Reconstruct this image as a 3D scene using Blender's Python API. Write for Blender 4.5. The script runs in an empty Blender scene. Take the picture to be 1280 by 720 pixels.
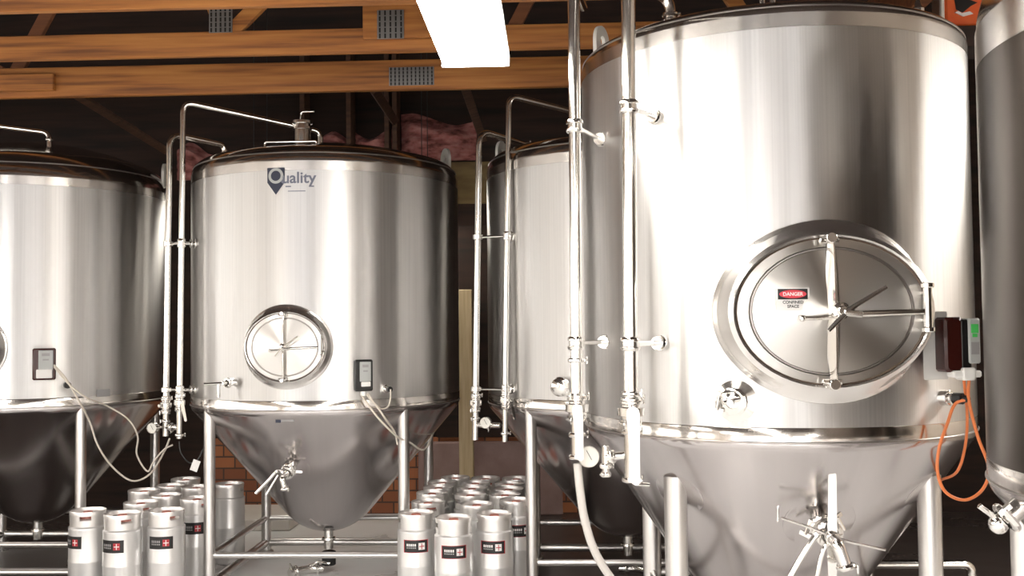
import bpy, math, random
from math import sin, cos, pi, radians, sqrt, atan2
from mathutils import Vector, Matrix
random.seed(7)
C = bpy.context.scene.collection
V = Vector

# ------------------------------------------------------------------ camera
F = 1233.4; PITCH = .0375; YAW = .0407; ROLL = -.0106; SH = 5.5; CAMZ = 1.73
fw0 = V((-sin(YAW), cos(YAW), 0)); rt0 = V((cos(YAW), sin(YAW), 0)); zz = V((0, 0, 1))
FW = fw0 * cos(PITCH) + zz * sin(PITCH); U0 = -fw0 * sin(PITCH) + zz * cos(PITCH)
RT = rt0 * cos(ROLL) + U0 * sin(ROLL); UP = -rt0 * sin(ROLL) + U0 * cos(ROLL)
CP = V((0, 0, CAMZ))
cd = bpy.data.cameras.new('camera'); cam = bpy.data.objects.new('camera', cd); C.objects.link(cam)
cd.sensor_width = 36; cd.lens = F / 1280 * 36; cd.shift_y = SH / 1280; cd.clip_start = .05
m = Matrix.Identity(4)
for i in range(3):
    m[i][0] = RT[i]; m[i][1] = UP[i]; m[i][2] = -FW[i]; m[i][3] = CP[i]
cam.matrix_world = m
bpy.context.scene.camera = cam

def ray(u, v):
    return (RT * ((u - 640) / F) - UP * ((v - 360 - SH) / F) + FW)
def at(u, v, Y):
    d = ray(u, v); return CP + d * (Y / d.y)
def onz(u, v, z):
    d = ray(u, v); return CP + d * ((z - CAMZ) / d.z)
def oncyl(u, v, cx, cy, R):
    d = ray(u, v); a = d.x**2 + d.y**2; ox, oy = CP.x - cx, CP.y - cy
    b = 2 * (d.x * ox + d.y * oy); c = ox**2 + oy**2 - R * R
    disc = max(0, b * b - 4 * a * c)
    return CP + d * ((-b - sqrt(disc)) / (2 * a))

# ------------------------------------------------------------------ materials
def mat(name, col, rough=.5, metal=0, **k):
    m = bpy.data.materials.new(name); m.use_nodes = True
    b = m.node_tree.nodes['Principled BSDF']
    b.inputs['Base Color'].default_value = (*col, 1); b.inputs['Roughness'].default_value = rough
    b.inputs['Metallic'].default_value = metal
    for kk, vv in k.items(): b.inputs[kk.replace('_', ' ')].default_value = vv
    return m
def nodes(m):
    nt = m.node_tree; return nt, nt.nodes, nt.links, nt.nodes['Principled BSDF']
def noise_mix(m, scale, cols, stretch=(1, 1, 1), detail=6, bump=0, rough=None, gen='Object', positions=None, distortion=0):
    nt, N, L, b = nodes(m)
    tc = N.new('ShaderNodeTexCoord'); mp = N.new('ShaderNodeMapping'); mp.inputs['Scale'].default_value = stretch
    no = N.new('ShaderNodeTexNoise'); no.inputs['Scale'].default_value = scale; no.inputs['Detail'].default_value = detail
    no.inputs['Distortion'].default_value = distortion
    cr = N.new('ShaderNodeValToRGB')
    L.new(tc.outputs[gen], mp.inputs[0]); L.new(mp.outputs[0], no.inputs['Vector']); L.new(no.outputs['Fac'], cr.inputs[0])
    el = cr.color_ramp.elements
    pos = positions or [.3 + .4 * i / (len(cols) - 1) for i in range(len(cols))]
    while len(el) < len(cols): el.new(.5)
    for e, p, c in zip(el, pos, cols): e.position = p; e.color = (*c, 1)
    L.new(cr.outputs[0], b.inputs['Base Color'])
    if bump:
        bp = N.new('ShaderNodeBump'); bp.inputs['Strength'].default_value = bump; bp.inputs['Distance'].default_value = .01
        L.new(no.outputs['Fac'], bp.inputs['Height']); L.new(bp.outputs[0], b.inputs['Normal'])
    if rough:
        mr = N.new('ShaderNodeMapRange'); mr.inputs['To Min'].default_value = rough[0]; mr.inputs['To Max'].default_value = rough[1]
        L.new(no.outputs['Fac'], mr.inputs[0]); L.new(mr.outputs[0], b.inputs['Roughness'])
    return m
def steel(name, base, rough, aniso, rot, streak=.12, rvar=.05, fine=45, wav=0.0, axis='Z'):
    m = mat(name, base, rough, 1)
    nt, N, L, b = nodes(m)
    b.inputs['Anisotropic'].default_value = aniso; b.inputs['Anisotropic Rotation'].default_value = rot
    tg = N.new('ShaderNodeTangent'); tg.direction_type = 'RADIAL'; tg.axis = axis
    L.new(tg.outputs[0], b.inputs['Tangent'])
    tc = N.new('ShaderNodeTexCoord'); sx = N.new('ShaderNodeSeparateXYZ'); L.new(tc.outputs['Object'], sx.inputs[0])
    at2 = N.new('ShaderNodeMath'); at2.operation = 'ARCTAN2'; L.new(sx.outputs['X'], at2.inputs[0]); L.new(sx.outputs['Y'], at2.inputs[1])
    cb_ = N.new('ShaderNodeCombineXYZ'); L.new(at2.outputs[0], cb_.inputs['X']); L.new(sx.outputs['Z'], cb_.inputs['Y'])
    mp = N.new('ShaderNodeMapping'); mp.inputs['Scale'].default_value = (fine, .7, 1)
    no = N.new('ShaderNodeTexNoise'); no.inputs['Scale'].default_value = 1; no.inputs['Detail'].default_value = 3
    L.new(cb_.outputs[0], mp.inputs[0]); L.new(mp.outputs[0], no.inputs['Vector'])
    mp2 = N.new('ShaderNodeMapping'); mp2.inputs['Scale'].default_value = (4.0, .5, 1)
    n2 = N.new('ShaderNodeTexNoise'); n2.inputs['Scale'].default_value = 1; n2.inputs['Detail'].default_value = 2
    L.new(cb_.outputs[0], mp2.inputs[0]); L.new(mp2.outputs[0], n2.inputs['Vector'])
    ad = N.new('ShaderNodeMath'); ad.operation = 'ADD'; L.new(no.outputs['Fac'], ad.inputs[0]); L.new(n2.outputs['Fac'], ad.inputs[1])
    cr = N.new('ShaderNodeMapRange'); cr.inputs['From Min'].default_value = .6; cr.inputs['From Max'].default_value = 1.4
    cr.inputs['To Min'].default_value = 1 - streak; cr.inputs['To Max'].default_value = 1
    L.new(ad.outputs[0], cr.inputs[0])
    mx = N.new('ShaderNodeMix'); mx.data_type = 'RGBA'; mx.blend_type = 'MULTIPLY'; mx.inputs[0].default_value = 1
    mx.inputs[6].default_value = (*base, 1); L.new(cr.outputs[0], mx.inputs[7]); L.new(mx.outputs[2], b.inputs['Base Color'])
    mr = N.new('ShaderNodeMapRange'); mr.inputs['From Min'].default_value = .6; mr.inputs['From Max'].default_value = 1.4
    mr.inputs['To Min'].default_value = rough - rvar; mr.inputs['To Max'].default_value = rough + rvar
    L.new(ad.outputs[0], mr.inputs[0]); L.new(mr.outputs[0], b.inputs['Roughness'])
    if wav:
        bp = N.new('ShaderNodeBump'); bp.inputs['Strength'].default_value = wav; bp.inputs['Distance'].default_value = .02
        L.new(n2.outputs['Fac'], bp.inputs['Height']); L.new(bp.outputs[0], b.inputs['Normal'])
    return m
M = {}
ROT = .25
M['shell'] = steel('brushed_tank_steel', (.80, .785, .77), .38, .955, ROT, .24, .05, fine=90, wav=.12)
M['dark_reflection_shell'] = steel('tank_steel_painted_dark_reflection', (.095, .078, .066), .33, .8, ROT, .3, .05, fine=60, wav=.06)  # ordinary tank steel, its dark reflection painted into the base colour
M['band'] = steel('polished_tank_steel', (.72, .69, .66), .14, .3, 0, .12, .03, wav=.06)
M['cone'] = steel('mill_finish_cone_steel', (.56, .53, .525), .19, .45, ROT, .07, .0, fine=25, wav=0)
M['flange'] = steel('satin_band_steel', (.70, .67, .64), .24, .85, ROT, .10, .03, wav=.06)
M['door'] = steel('spun_door_steel', (.66, .64, .61), .30, .92, .25, 0, .0, axis='Y')
M['collar'] = mat('ground_collar_steel', (.76, .74, .72), .27, 1)
M['pipe'] = mat('polished_pipe_steel', (.84, .82, .78), .16, 1)
M['fit'] = mat('polished_fitting_steel', (.80, .78, .75), .14, 1)
M['dull'] = mat('satin_frame_steel', (.72, .70, .68), .30, 1)
M['gasket'] = mat('brown_door_gasket', (.10, .065, .045), .5)
M['weld'] = mat('weld_line_steel', (.42, .39, .37), .35, 1)
M['lug'] = mat('pale_lifting_lug_steel', (.82, .80, .74), .5, .3)
M['keg'] = steel('keg_steel', (.86, .85, .84), .36, .5, ROT, .06, .05)
M['keg'].node_tree.nodes['Principled BSDF'].inputs['Metallic'].default_value = .72
M['kegrim'] = mat('keg_rim_steel', (.86, .84, .82), .36, .85)
M['rust'] = noise_mix(mat('red_keg_cap', (.5, .12, .08), .5), 40, [(.55, .16, .12), (.74, .34, .28)])
M['black'] = mat('black_plastic', (.012, .011, .011), .35)
M['rubber'] = mat('black_rubber', (.01, .01, .01), .6)
M['redbrown'] = mat('dark_red_box_plastic', (.04, .007, .005), .25)
M['greyface'] = mat('grey_display_face', (.42, .43, .42), .4)
M['green'] = mat('green_display_mark', (.08, .55, .12), .4)
M['white'] = mat('white_plastic', (.80, .79, .76), .4)
M['dial'] = mat('white_dial', (.68, .66, .61), .5)
M['cord'] = mat('cream_cord', (.68, .62, .54), .5)
M['orange'] = mat('orange_cord', (.72, .20, .06), .4)
M['orangecase'] = noise_mix(mat('orange_case_plastic', (.8, .13, .03), .4), 6, [(.72, .10, .02), (.85, .17, .04)])
M['hose'] = mat('milky_clear_hose', (.74, .70, .66), .3, Transmission_Weight=.25)
M['labelblack'] = mat('black_label', (.01, .009, .009), .4)
M['labelred'] = mat('red_label', (.45, .03, .04), .45)
M['labelwhite'] = mat('white_label', (.8, .78, .76), .45)
M['labelgrey'] = mat('grey_label_print', (.30, .29, .29), .45)
M['navy'] = mat('navy_logo_ink', (.02, .025, .05), .5)
M['bluegrey'] = mat('blue_grey_logo_ink', (.16, .17, .22), .5)
M['danger'] = mat('danger_red', (.62, .05, .07), .45)
M['plate'] = mat('galvanised_truss_plate', (.30, .29, .28), .42, .85)
M['lampbody'] = mat('white_lamp_housing', (.85, .85, .85), .4)
def emit(name, col, s):
    m = bpy.data.materials.new(name); m.use_nodes = True; nt = m.node_tree
    b = nt.nodes['Principled BSDF']; b.inputs['Base Color'].default_value = (.8, .8, .8, 1)
    b.inputs['Emission Color'].default_value = (*col, 1); b.inputs['Emission Strength'].default_value = s
    return m
M['lamp'] = emit('fluorescent_diffuser', (1, .95, .88), 30)
M['front_fill_glow'] = emit('added_window_glow', (.99, .98, 1), 5.4)  # glow of the unseen windows added to the front wall
M['added_dimlamp'] = emit('dim_added_lamp_diffuser', (1, .93, .82), 13)
M['side_fill_glow'] = emit('added_side_window_glow', (1, .96, .90), 3.2)  # glow of the unseen windows added to the side walls
M['wood'] = noise_mix(mat('orange_pine', (.5, .2, .05), .55), 5, [(.15, .05, .012), (.34, .125, .026), (.44, .185, .042)], (.25, 6, 6), 8, bump=.15)
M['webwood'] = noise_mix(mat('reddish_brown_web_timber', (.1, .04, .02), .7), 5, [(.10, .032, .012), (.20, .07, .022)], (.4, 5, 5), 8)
M['darkwood'] = noise_mix(mat('dark_old_timber', (.1, .04, .02), .7), 5, [(.05, .022, .012), (.11, .05, .025)], (.4, 5, 5), 8)  # darker brown timber for top chords, studs and braces
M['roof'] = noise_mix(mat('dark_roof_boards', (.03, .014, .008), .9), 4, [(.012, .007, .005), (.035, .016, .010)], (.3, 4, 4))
M['ply'] = noise_mix(mat('stained_plywood', (.2, .14, .06), .75), 3, [(.12, .075, .03), (.24, .17, .07)], (1, 1, 4))
M['pink'] = noise_mix(mat('pink_insulation', (.5, .2, .17), .95), 9, [(.10, .03, .025), (.36, .13, .115), (.46, .22, .20)], (1, 1, 2.2), 8, bump=.8)
M['concrete'] = noise_mix(mat('wet_concrete', (.5, .48, .47), .3), 1.3, [(.42, .38, .38), (.78, .77, .77), (.86, .86, .86)], (1, 1, 1), 9, bump=.03, rough=(.12, .5), positions=[.27, .38, .52])
def dark_floor_sides():  # darkens the rear floor either side of the logo tank
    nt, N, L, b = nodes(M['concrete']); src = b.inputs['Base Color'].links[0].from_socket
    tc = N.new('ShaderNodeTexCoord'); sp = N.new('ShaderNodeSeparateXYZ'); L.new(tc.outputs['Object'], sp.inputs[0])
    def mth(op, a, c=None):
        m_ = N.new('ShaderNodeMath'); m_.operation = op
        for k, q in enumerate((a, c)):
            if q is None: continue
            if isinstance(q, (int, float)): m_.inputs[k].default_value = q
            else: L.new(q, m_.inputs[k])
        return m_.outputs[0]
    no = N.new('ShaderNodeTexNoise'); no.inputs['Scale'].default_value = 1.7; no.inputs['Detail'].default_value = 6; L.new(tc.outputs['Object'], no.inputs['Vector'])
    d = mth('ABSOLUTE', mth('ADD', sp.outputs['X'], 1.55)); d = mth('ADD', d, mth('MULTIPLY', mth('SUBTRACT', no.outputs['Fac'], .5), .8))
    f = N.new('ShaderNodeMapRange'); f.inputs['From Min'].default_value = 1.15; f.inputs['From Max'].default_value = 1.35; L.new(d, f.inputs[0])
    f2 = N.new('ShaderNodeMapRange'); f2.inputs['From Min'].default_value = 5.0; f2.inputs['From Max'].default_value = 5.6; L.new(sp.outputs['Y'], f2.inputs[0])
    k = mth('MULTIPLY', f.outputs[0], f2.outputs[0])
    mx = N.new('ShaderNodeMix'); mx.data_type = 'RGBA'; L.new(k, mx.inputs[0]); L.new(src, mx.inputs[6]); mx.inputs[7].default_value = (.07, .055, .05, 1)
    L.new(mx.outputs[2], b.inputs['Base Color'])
dark_floor_sides()
M['plaster'] = noise_mix(mat('pale_plaster', (.7, .66, .6), .8), 2, [(.62, .57, .51), (.72, .68, .63)])
M['sidewall'] = noise_mix(mat('tan_side_wall', (.7, .6, .5), .8), 2, [(.62, .53, .44), (.74, .65, .56)])
M['mauve'] = noise_mix(mat('mauve_brown_panel', (.2, .13, .12), .6), 5, [(.24, .15, .135), (.34, .23, .21)])
def brick_mat():
    m = mat('brown_brick', (.3, .14, .07), .8); nt, N, L, b = nodes(m)
    tc = N.new('ShaderNodeTexCoord'); mp = N.new('ShaderNodeMapping'); mp.inputs['Rotation'].default_value = (pi / 2, 0, 0)
    br = N.new('ShaderNodeTexBrick'); br.inputs['Scale'].default_value = 2.3
    br.inputs['Color1'].default_value = (.50, .19, .08, 1); br.inputs['Color2'].default_value = (.28, .10, .05, 1)
    br.inputs['Mortar'].default_value = (.10, .06, .045, 1); br.inputs['Mortar Size'].default_value = .018
    L.new(tc.outputs['Object'], mp.inputs[0]); L.new(mp.outputs[0], br.inputs['Vector']); L.new(br.outputs['Color'], b.inputs['Base Color'])
    return m
M['brick'] = brick_mat()

# ------------------------------------------------------------------ mesh builder
def frame(o, zdir, xhint=None):
    z = V(zdir).normalized(); h = V(xhint) if xhint else (V((0, 0, 1)) if abs(z.z) < .95 else V((1, 0, 0)))
    x = h.cross(z) if not xhint else (h - z * h.dot(z))
    x.normalize(); y = z.cross(x); mm = Matrix.Identity(4)
    for i in range(3): mm[i][0] = x[i]; mm[i][1] = y[i]; mm[i][2] = z[i]; mm[i][3] = o[i]
    return mm
class MB:
    def __init__(s): s.v = []; s.f = []; s.m = []
    def add(s, vs, fs, mi=0, T=None):
        o = len(s.v); s.v += [tuple(T @ V(p)) if T else tuple(p) for p in vs]
        s.f += [tuple(i + o for i in f) for f in fs]; s.m += [mi] * len(fs); return s
    def rings(s, rs, mi=0, closed=True, cap0=False, cap1=False, T=None):
        n = len(rs[0]); vs = [p for r in rs for p in r]; fs = []
        for i in range(len(rs) - 1):
            for j in range(n if closed else n - 1):
                k = (j + 1) % n; fs.append((i * n + j, i * n + k, (i + 1) * n + k, (i + 1) * n + j))
        if cap0: fs.append(tuple(reversed(range(n))))
        if cap1: fs.append(tuple((len(rs) - 1) * n + j for j in range(n)))
        return s.add(vs, fs, mi, T)
    def lathe(s, prof, n=24, T=None, mi=0, cap0=False, cap1=False):
        return s.rings([[(r * cos(2 * pi * j / n), r * sin(2 * pi * j / n), z) for j in range(n)] for r, z in prof], mi, True, cap0, cap1, T)
    def cyl(s, a, b, r, n=16, mi=0, r2=None):
        a, b = V(a), V(b); T = frame(a, b - a); L = (b - a).length; r2 = r if r2 is None else r2; e = min(.003, r * .2, L * .2)
        return s.lathe([(r - e, 0), (r, e), (r2, L - e), (r2 - min(e, r2 * .5), L)], n, T, mi, True, True)
    def ball(s, c, r, n=12, mi=0):
        return s.lathe([(max(1e-4, r * sin(pi * i / 8)), -r * cos(pi * i / 8)) for i in range(9)], n, Matrix.Translation(V(c)), mi)
    def tube(s, pts, r, n=12, mi=0, cap=True):
        pts = [V(p) for p in pts]; rs = []; x = None
        for i, p in enumerate(pts):
            t = (pts[min(i + 1, len(pts) - 1)] - pts[max(i - 1, 0)]).normalized()
            if x is None:
                h = V((0, 0, 1)) if abs(t.z) < .9 else V((1, 0, 0)); x = h.cross(t).normalized()
            else: x = (x - t * x.dot(t)).normalized()
            y = t.cross(x); rr = r[i] if isinstance(r, (list, tuple)) else r
            rs.append([tuple(p + (x * cos(2 * pi * j / n) + y * sin(2 * pi * j / n)) * rr) for j in range(n)])
        return s.rings(rs, mi, True, cap, cap)
    def box(s, c, d, mi=0, T=None, bev=.0):
        x, y, z = d[0] / 2, d[1] / 2, d[2] / 2; b = min(bev, x * .6, y * .6, z * .6)
        if b <= 0:
            vs = [(c[0] + sx * x, c[1] + sy * y, c[2] + sz * z) for sz in (-1, 1) for sx, sy in ((-1, -1), (1, -1), (1, 1), (-1, 1))]
            return s.add(vs, [(3, 2, 1, 0), (4, 5, 6, 7), (0, 1, 5, 4), (1, 2, 6, 5), (2, 3, 7, 6), (3, 0, 4, 7)], mi, T)
        def ring(ix, zz): # chamfered rectangle
            X, Y = x - ix, y - ix
            q = [(X, -Y + b), (X, Y - b), (X - b, Y), (-X + b, Y), (-X, Y - b), (-X, -Y + b), (-X + b, -Y), (X - b, -Y)]
            return [(c[0] + p[0], c[1] + p[1], c[2] + zz) for p in q]
        return s.rings([ring(b, -z), ring(0, -z + b), ring(0, z - b), ring(b, z)], mi, True, True, True, T)
    def prism(s, poly, d0, d1, mi=0, T=None):
        n = len(poly); vs = [(p[0], p[1], d0) for p in poly] + [(p[0], p[1], d1) for p in poly]
        fs = [tuple(reversed(range(n))), tuple(range(n, 2 * n))] + [(j, (j + 1) % n, n + (j + 1) % n, n + j) for j in range(n)]
        return s.add(vs, fs, mi, T)
    def build(s, name, mats, parent=None, T=None, sharp=35, inv=None):
        me = bpy.data.meshes.new(name); vs = s.v
        if parent is not None and inv is None and parent.get('_w'):   # coordinates given in world space
            Q = Matrix.Translation(-V(parent['_w'])); vs = [tuple(Q @ V(p)) for p in vs]
        me.from_pydata(vs, [], s.f)
        if not isinstance(mats, (list, tuple)): mats = [mats]
        for mm in mats: me.materials.append(M[mm] if isinstance(mm, str) else mm)
        for p, mi in zip(me.polygons, s.m): p.material_index = mi; p.use_smooth = True
        me.update(); me.set_sharp_from_angle(angle=radians(sharp))
        o = bpy.data.objects.new(name, me); C.objects.link(o)
        if parent is not None: o.parent = parent
        return o
def fillet(pts, r, n=7):
    pts = [V(p) for p in pts]; out = [pts[0]]
    for i in range(1, len(pts) - 1):
        a, b, c = pts[i - 1], pts[i], pts[i + 1]; u = (a - b); w = (c - b)
        rr = min(r, u.length * .48, w.length * .48); p0 = b + u.normalized() * rr; p1 = b + w.normalized() * rr
        for k in range(n + 1):
            t = k / n; out.append(p0 * (1 - t)**2 + b * 2 * t * (1 - t) + p1 * t * t)
    out.append(pts[-1]); return out
def spline(pts, n=8):
    pts = [V(p) for p in pts]; P = [pts[0] * 2 - pts[1]] + pts + [pts[-1] * 2 - pts[-2]]; out = []
    for i in range(1, len(P) - 2):
        for k in range(n):
            t = k / n; a, b, c, d = P[i - 1], P[i], P[i + 1], P[i + 2]
            out.append(.5 * ((2 * b) + (c - a) * t + (2 * a - 5 * b + 4 * c - d) * t * t + (3 * b - a - 3 * c + d) * t**3))
    out.append(pts[-1]); return out
def tag(o, label=None, cat=None, group=None, kind=None):
    if label: o['label'] = label
    if cat: o['category'] = cat
    if group: o['group'] = group
    if kind: o['kind'] = kind
    return o
def thing(name, loc, label, cat, group=None, world=True):
    o = bpy.data.objects.new(name, None); C.objects.link(o); o.location = loc; o.empty_display_size = .1
    if world: o['_w'] = tuple(loc)
    return tag(o, label, cat, group)
def struct(name, mb, m):
    o = mb.build(name, m); o['kind'] = 'structure'; return o

# ------------------------------------------------------------------ room
X0, X1, Y0, Y1, ZR = -7.2, 5.4, -7.0, 9.35, 4.9
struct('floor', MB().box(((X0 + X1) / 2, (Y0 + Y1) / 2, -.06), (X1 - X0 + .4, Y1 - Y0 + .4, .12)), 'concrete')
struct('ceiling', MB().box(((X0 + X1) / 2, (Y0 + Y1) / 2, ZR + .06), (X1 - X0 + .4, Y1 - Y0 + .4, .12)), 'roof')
BH = .72
struct('wall_back', MB().box((-1.45, Y1 + .1, BH / 2), (3.7, .2, BH)), 'brick')
struct('wall_back_dark', MB().box(((X1 + .6) / 2, Y1 + .1, BH / 2), (X1 - .4 + .2, .2, BH)).box(((X0 - 3.5) / 2, Y1 + .1, BH / 2), (-3.3 - X0 + .2, .2, BH)), 'roof')
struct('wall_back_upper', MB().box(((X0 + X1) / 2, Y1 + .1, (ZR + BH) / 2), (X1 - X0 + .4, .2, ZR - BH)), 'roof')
def side_wall(name, xc, wy, wn):
    mb = MB(); a, b = wy
    mb.box((xc, (Y0 + a) / 2, ZR / 2), (.2, a - Y0, ZR)); mb.box((xc, (b + Y1) / 2, ZR / 2), (.2, Y1 - b, ZR))
    mb.box((xc, (a + b) / 2, .5), (.2, b - a, 1.0)); mb.box((xc, (a + b) / 2, (3 + ZR) / 2), (.2, b - a, ZR - 3)); struct(name, mb, 'sidewall')
    f = MB(); s_ = 1 if xc < 0 else -1
    for yy in ([a + .03, (a + b) / 2, b - .03] if b - a < 8 else [a + .03, a + 3.2, a + 3.9, a + 7, b - .03]): f.box((xc + .06 * s_, yy, 2), (.08, .06, 2))
    for zz_ in (1.03, 2.97): f.box((xc + .06 * s_, (a + b) / 2, zz_), (.08, b - a - .12, .06))
    fr = struct('added_window_%d' % wn, f, 'white'); MB().box((xc - .0 * s_, (a + b) / 2, 2), (.02, b - a - .04, 1.96)).build('added_pane', 'side_fill_glow', fr)  # unseen and glowing, added to brighten the tank sides
side_wall('wall_left', X0 - .1, (-3.5, 6.6), 6)
side_wall('wall_right', X1 + .1, (-4.8, 1.2), 7)
# front wall (behind the camera) with window openings; glowing panes added for the steel to reflect
WN = [(-5.9, 1.9), (-3.1, 2.4), (-.5, 1.2), (1.5, 1.5), (4.0, 1.6)]; WZ0, WZ1 = .25, 3.0
fwb = MB(); yc = Y0 - .1
fwb.box(((X0 + X1) / 2, yc, WZ0 / 2), (X1 - X0 + .4, .2, WZ0)); fwb.box(((X0 + X1) / 2, yc, (WZ1 + ZR) / 2), (X1 - X0 + .4, .2, ZR - WZ1))
xs = [X0 - .2] + [q for c, w in WN for q in (c - w / 2, c + w / 2)] + [X1 + .2]
for a, b in zip(xs[::2], xs[1::2]): fwb.box(((a + b) / 2, yc, (WZ0 + WZ1) / 2), (b - a, .2, WZ1 - WZ0))
struct('wall_front', fwb, 'plaster')
for i, (c, w) in enumerate(WN):
    z = (WZ0 + WZ1) / 2; h = WZ1 - WZ0
    wb = MB()
    for sx in (-1, 1): wb.box((c + sx * (w / 2 - .03), Y0 - .08, z), (.06, .1, h))
    for sz in (-1, 1): wb.box((c, Y0 - .08, z + sz * (h / 2 - .03)), (w - .12, .1, .06))
    [wb.box((c + (q - .5) * w, Y0 - .08, z), (.10, .08, h - .12)) for q in (.22, .5, .8)]; wb.box((c, Y0 - .08, z), (w - .12, .06, .04))
    fr = struct('added_window_%d' % (i + 1), wb, 'white')
    g = MB().box((c, Y0 - .13, z), (w - .04, .02, h - .04)).build('added_pane', 'front_fill_glow', fr)
# wall dressing at the back: timber rail, plywood and insulation above the brick
tag(MB().box((-.3, Y1 - .03, 1.72), (1.6, .05, 2.0), bev=.004).build('wall_panel', 'roof'), 'dark brown timber sheeting on the back wall between the second and third tanks', 'wall panel')
plb = MB().box((-.75, Y1 - .020, 3.13), (1.15, .03, .40), bev=.004)
tag(plb.build('plywood_sheet', 'ply'), 'stained olive plywood sheet high on the back wall beneath the insulation', 'plywood')
struct('trim_1', MB().box((-.6, Y1 - .05, .34), (1.35, .1, .68), bev=.01), 'mauve')
struct('floor_light_slab', MB().box((-3.05, Y1 - .42, .05), (1.5, .75, .10), bev=.01), 'plaster')  # pale slab put in for a patch of light on the floor
def batt(name, cx, w, z0, z1, seed, label):
    random.seed(seed); nx, nz = 26, 14; rs = []
    for k in range(nz + 1):
        t = k / nz; row = []
        for i in range(nx + 1):
            s = i / nx; e = min(1, 4 * s, 4 * (1 - s)) * min(1, 3 * t, 3 * (1 - t))
            d = .05 + .13 * e + .03 * sin(9 * s + seed) * e + .03 * sin(17 * t + 3 * s + seed) * e + random.uniform(-.012, .012)
            row.append((cx + (s - .5) * w, Y1 - d, z0 + (z1 - z0) * t + .06 * sin(5 * s + seed) * t))
        rs.append(row)
    mb = MB(); mb.rings(rs, 0, False)
    mb.rings([[(p[0], Y1 - .005, p[2]) for p in r] for r in rs][::-1], 0, False)
    # close the rim
    n = nx + 1
    edge = [rs[0][i] for i in range(n)] + [rs[k][-1] for k in range(1, nz + 1)] + [rs[-1][i] for i in range(nx - 1, -1, -1)] + [rs[k][0] for k in range(nz - 1, 0, -1)]
    mb.rings([edge, [(p[0], Y1 - .005, p[2]) for p in edge]], 0, True)
    return tag(mb.build(name, 'pink', sharp=80), label, 'insulation')
batt('insulation_batt', -1.06, .72, 3.345, 3.74, 1, 'large bulging pink insulation batt above the plywood on the back wall')
batt('insulation_batt', -1.66, .40, 3.42, 3.62, 3, 'faded pink insulation roll above the domed top of the logo tank')
batt('insulation_batt', -2.1, .36, 3.40, 3.58, 5, 'pink insulation strip left of the others behind the logo tank top')
batt('insulation_batt', -3.42, .34, 3.2, 3.5, 6, 'pink insulation scrap behind the pipe bend beside the logo tank')
for i, x in enumerate((-1.455, -1.53, -1.89, -2.33)):
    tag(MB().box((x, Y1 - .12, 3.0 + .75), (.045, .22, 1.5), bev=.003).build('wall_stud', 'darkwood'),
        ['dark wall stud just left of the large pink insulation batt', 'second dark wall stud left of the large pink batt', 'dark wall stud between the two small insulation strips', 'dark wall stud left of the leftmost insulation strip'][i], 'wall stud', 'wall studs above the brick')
pz = at(583, 520, 9.1)
tag(MB().box((pz.x, 9.1, 1.05), (.13, .13, 2.1), bev=.006).build('timber_post', noise_mix(mat('tan_post_wood', (.5, .4, .25), .6), 5, [(.42, .31, .17), (.60, .48, .30)], (6, 6, .4))), 'tan timber post standing against the back wall between two tanks', 'post')

# ------------------------------------------------------------------ roof trusses
ZB = 3.42; HB = .19
def chord(mb, x0, x1, Y, z0, h, t=.045): mb.box(((x0 + x1) / 2, Y, z0 + h / 2), (x1 - x0, t, h), bev=.004)
def member(mb, a, b, h=.09, t=.04):
    a, b = V(a), V(b); T = frame((a + b) / 2, b - a, (0, 1, 0)); mb.box((0, 0, 0), (t, h, (b - a).length), T=T, bev=.003)
def truss(Y, label, blocks, webs, plates, hb):
    r = thing('roof_truss', (X0 + .02, Y, ZB), label, 'roof truss', 'roof trusses')
    m1 = MB(); chord(m1, X0 + .02, 2.2, Y, ZB, hb); m1.build('bottom_chord', 'wood', r)
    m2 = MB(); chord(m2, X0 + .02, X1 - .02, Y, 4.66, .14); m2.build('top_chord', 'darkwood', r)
    for a, b in webs:
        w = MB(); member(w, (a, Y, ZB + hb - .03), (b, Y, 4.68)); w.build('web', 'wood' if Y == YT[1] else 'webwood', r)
    for (x0, x1, z0, h) in blocks:
        w = MB(); w.box(((x0 + x1) / 2, Y - .045, z0 + h / 2), (x1 - x0, .04, h), bev=.003); w.build('splice_board', 'wood', r)
    for (x0, x1, z0, z1, off) in plates:
        w = MB(); w.box(((x0 + x1) / 2, Y - off, (z0 + z1) / 2), (x1 - x0, .004, z1 - z0))
        n = max(4, int((x1 - x0) / .028)); k = 5
        for i in range(n):
            for j in range(k): w.box((x0 + (x1 - x0) * (i + .5) / n, Y - off - .003, z0 + (z1 - z0) * (j + .5) / k), (.010, .003, (z1 - z0) / k * .8), 1)
        w.build('gusset_plate', ['plate', 'black'], r)
YT = [5.02, 5.91, 6.86]
def px(u, v, Y): return at(u, v, Y).x
Ya, Yb, Yc = YT
truss(Ya, 'nearest orange pine roof truss, cut by the top edge of the photo', [], [(-3.6, -2.9), (-2.2, -2.9), (-.5, -1.2), (1.5, .8)], [], .18)
truss(Yb, 'middle orange pine roof truss carrying a nail plate left of the lamp',
      [(px(456, 40, Yb), px(540, 40, Yb), ZB + .07, .26)],
      [(px(283, 45, Yb), px(262, 0, Yb) - .35), (px(284, 45, Yb), px(335, 0, Yb) + .9), (-4.5, -5.2), (1.2, .5)],
      [(px(474, 40, Yb), px(507, 40, Yb), ZB + .065, ZB + .24, .069), (px(263, 50, Yb), px(292, 50, Yb), ZB + .14, ZB + .30, .024)], .15)
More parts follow.
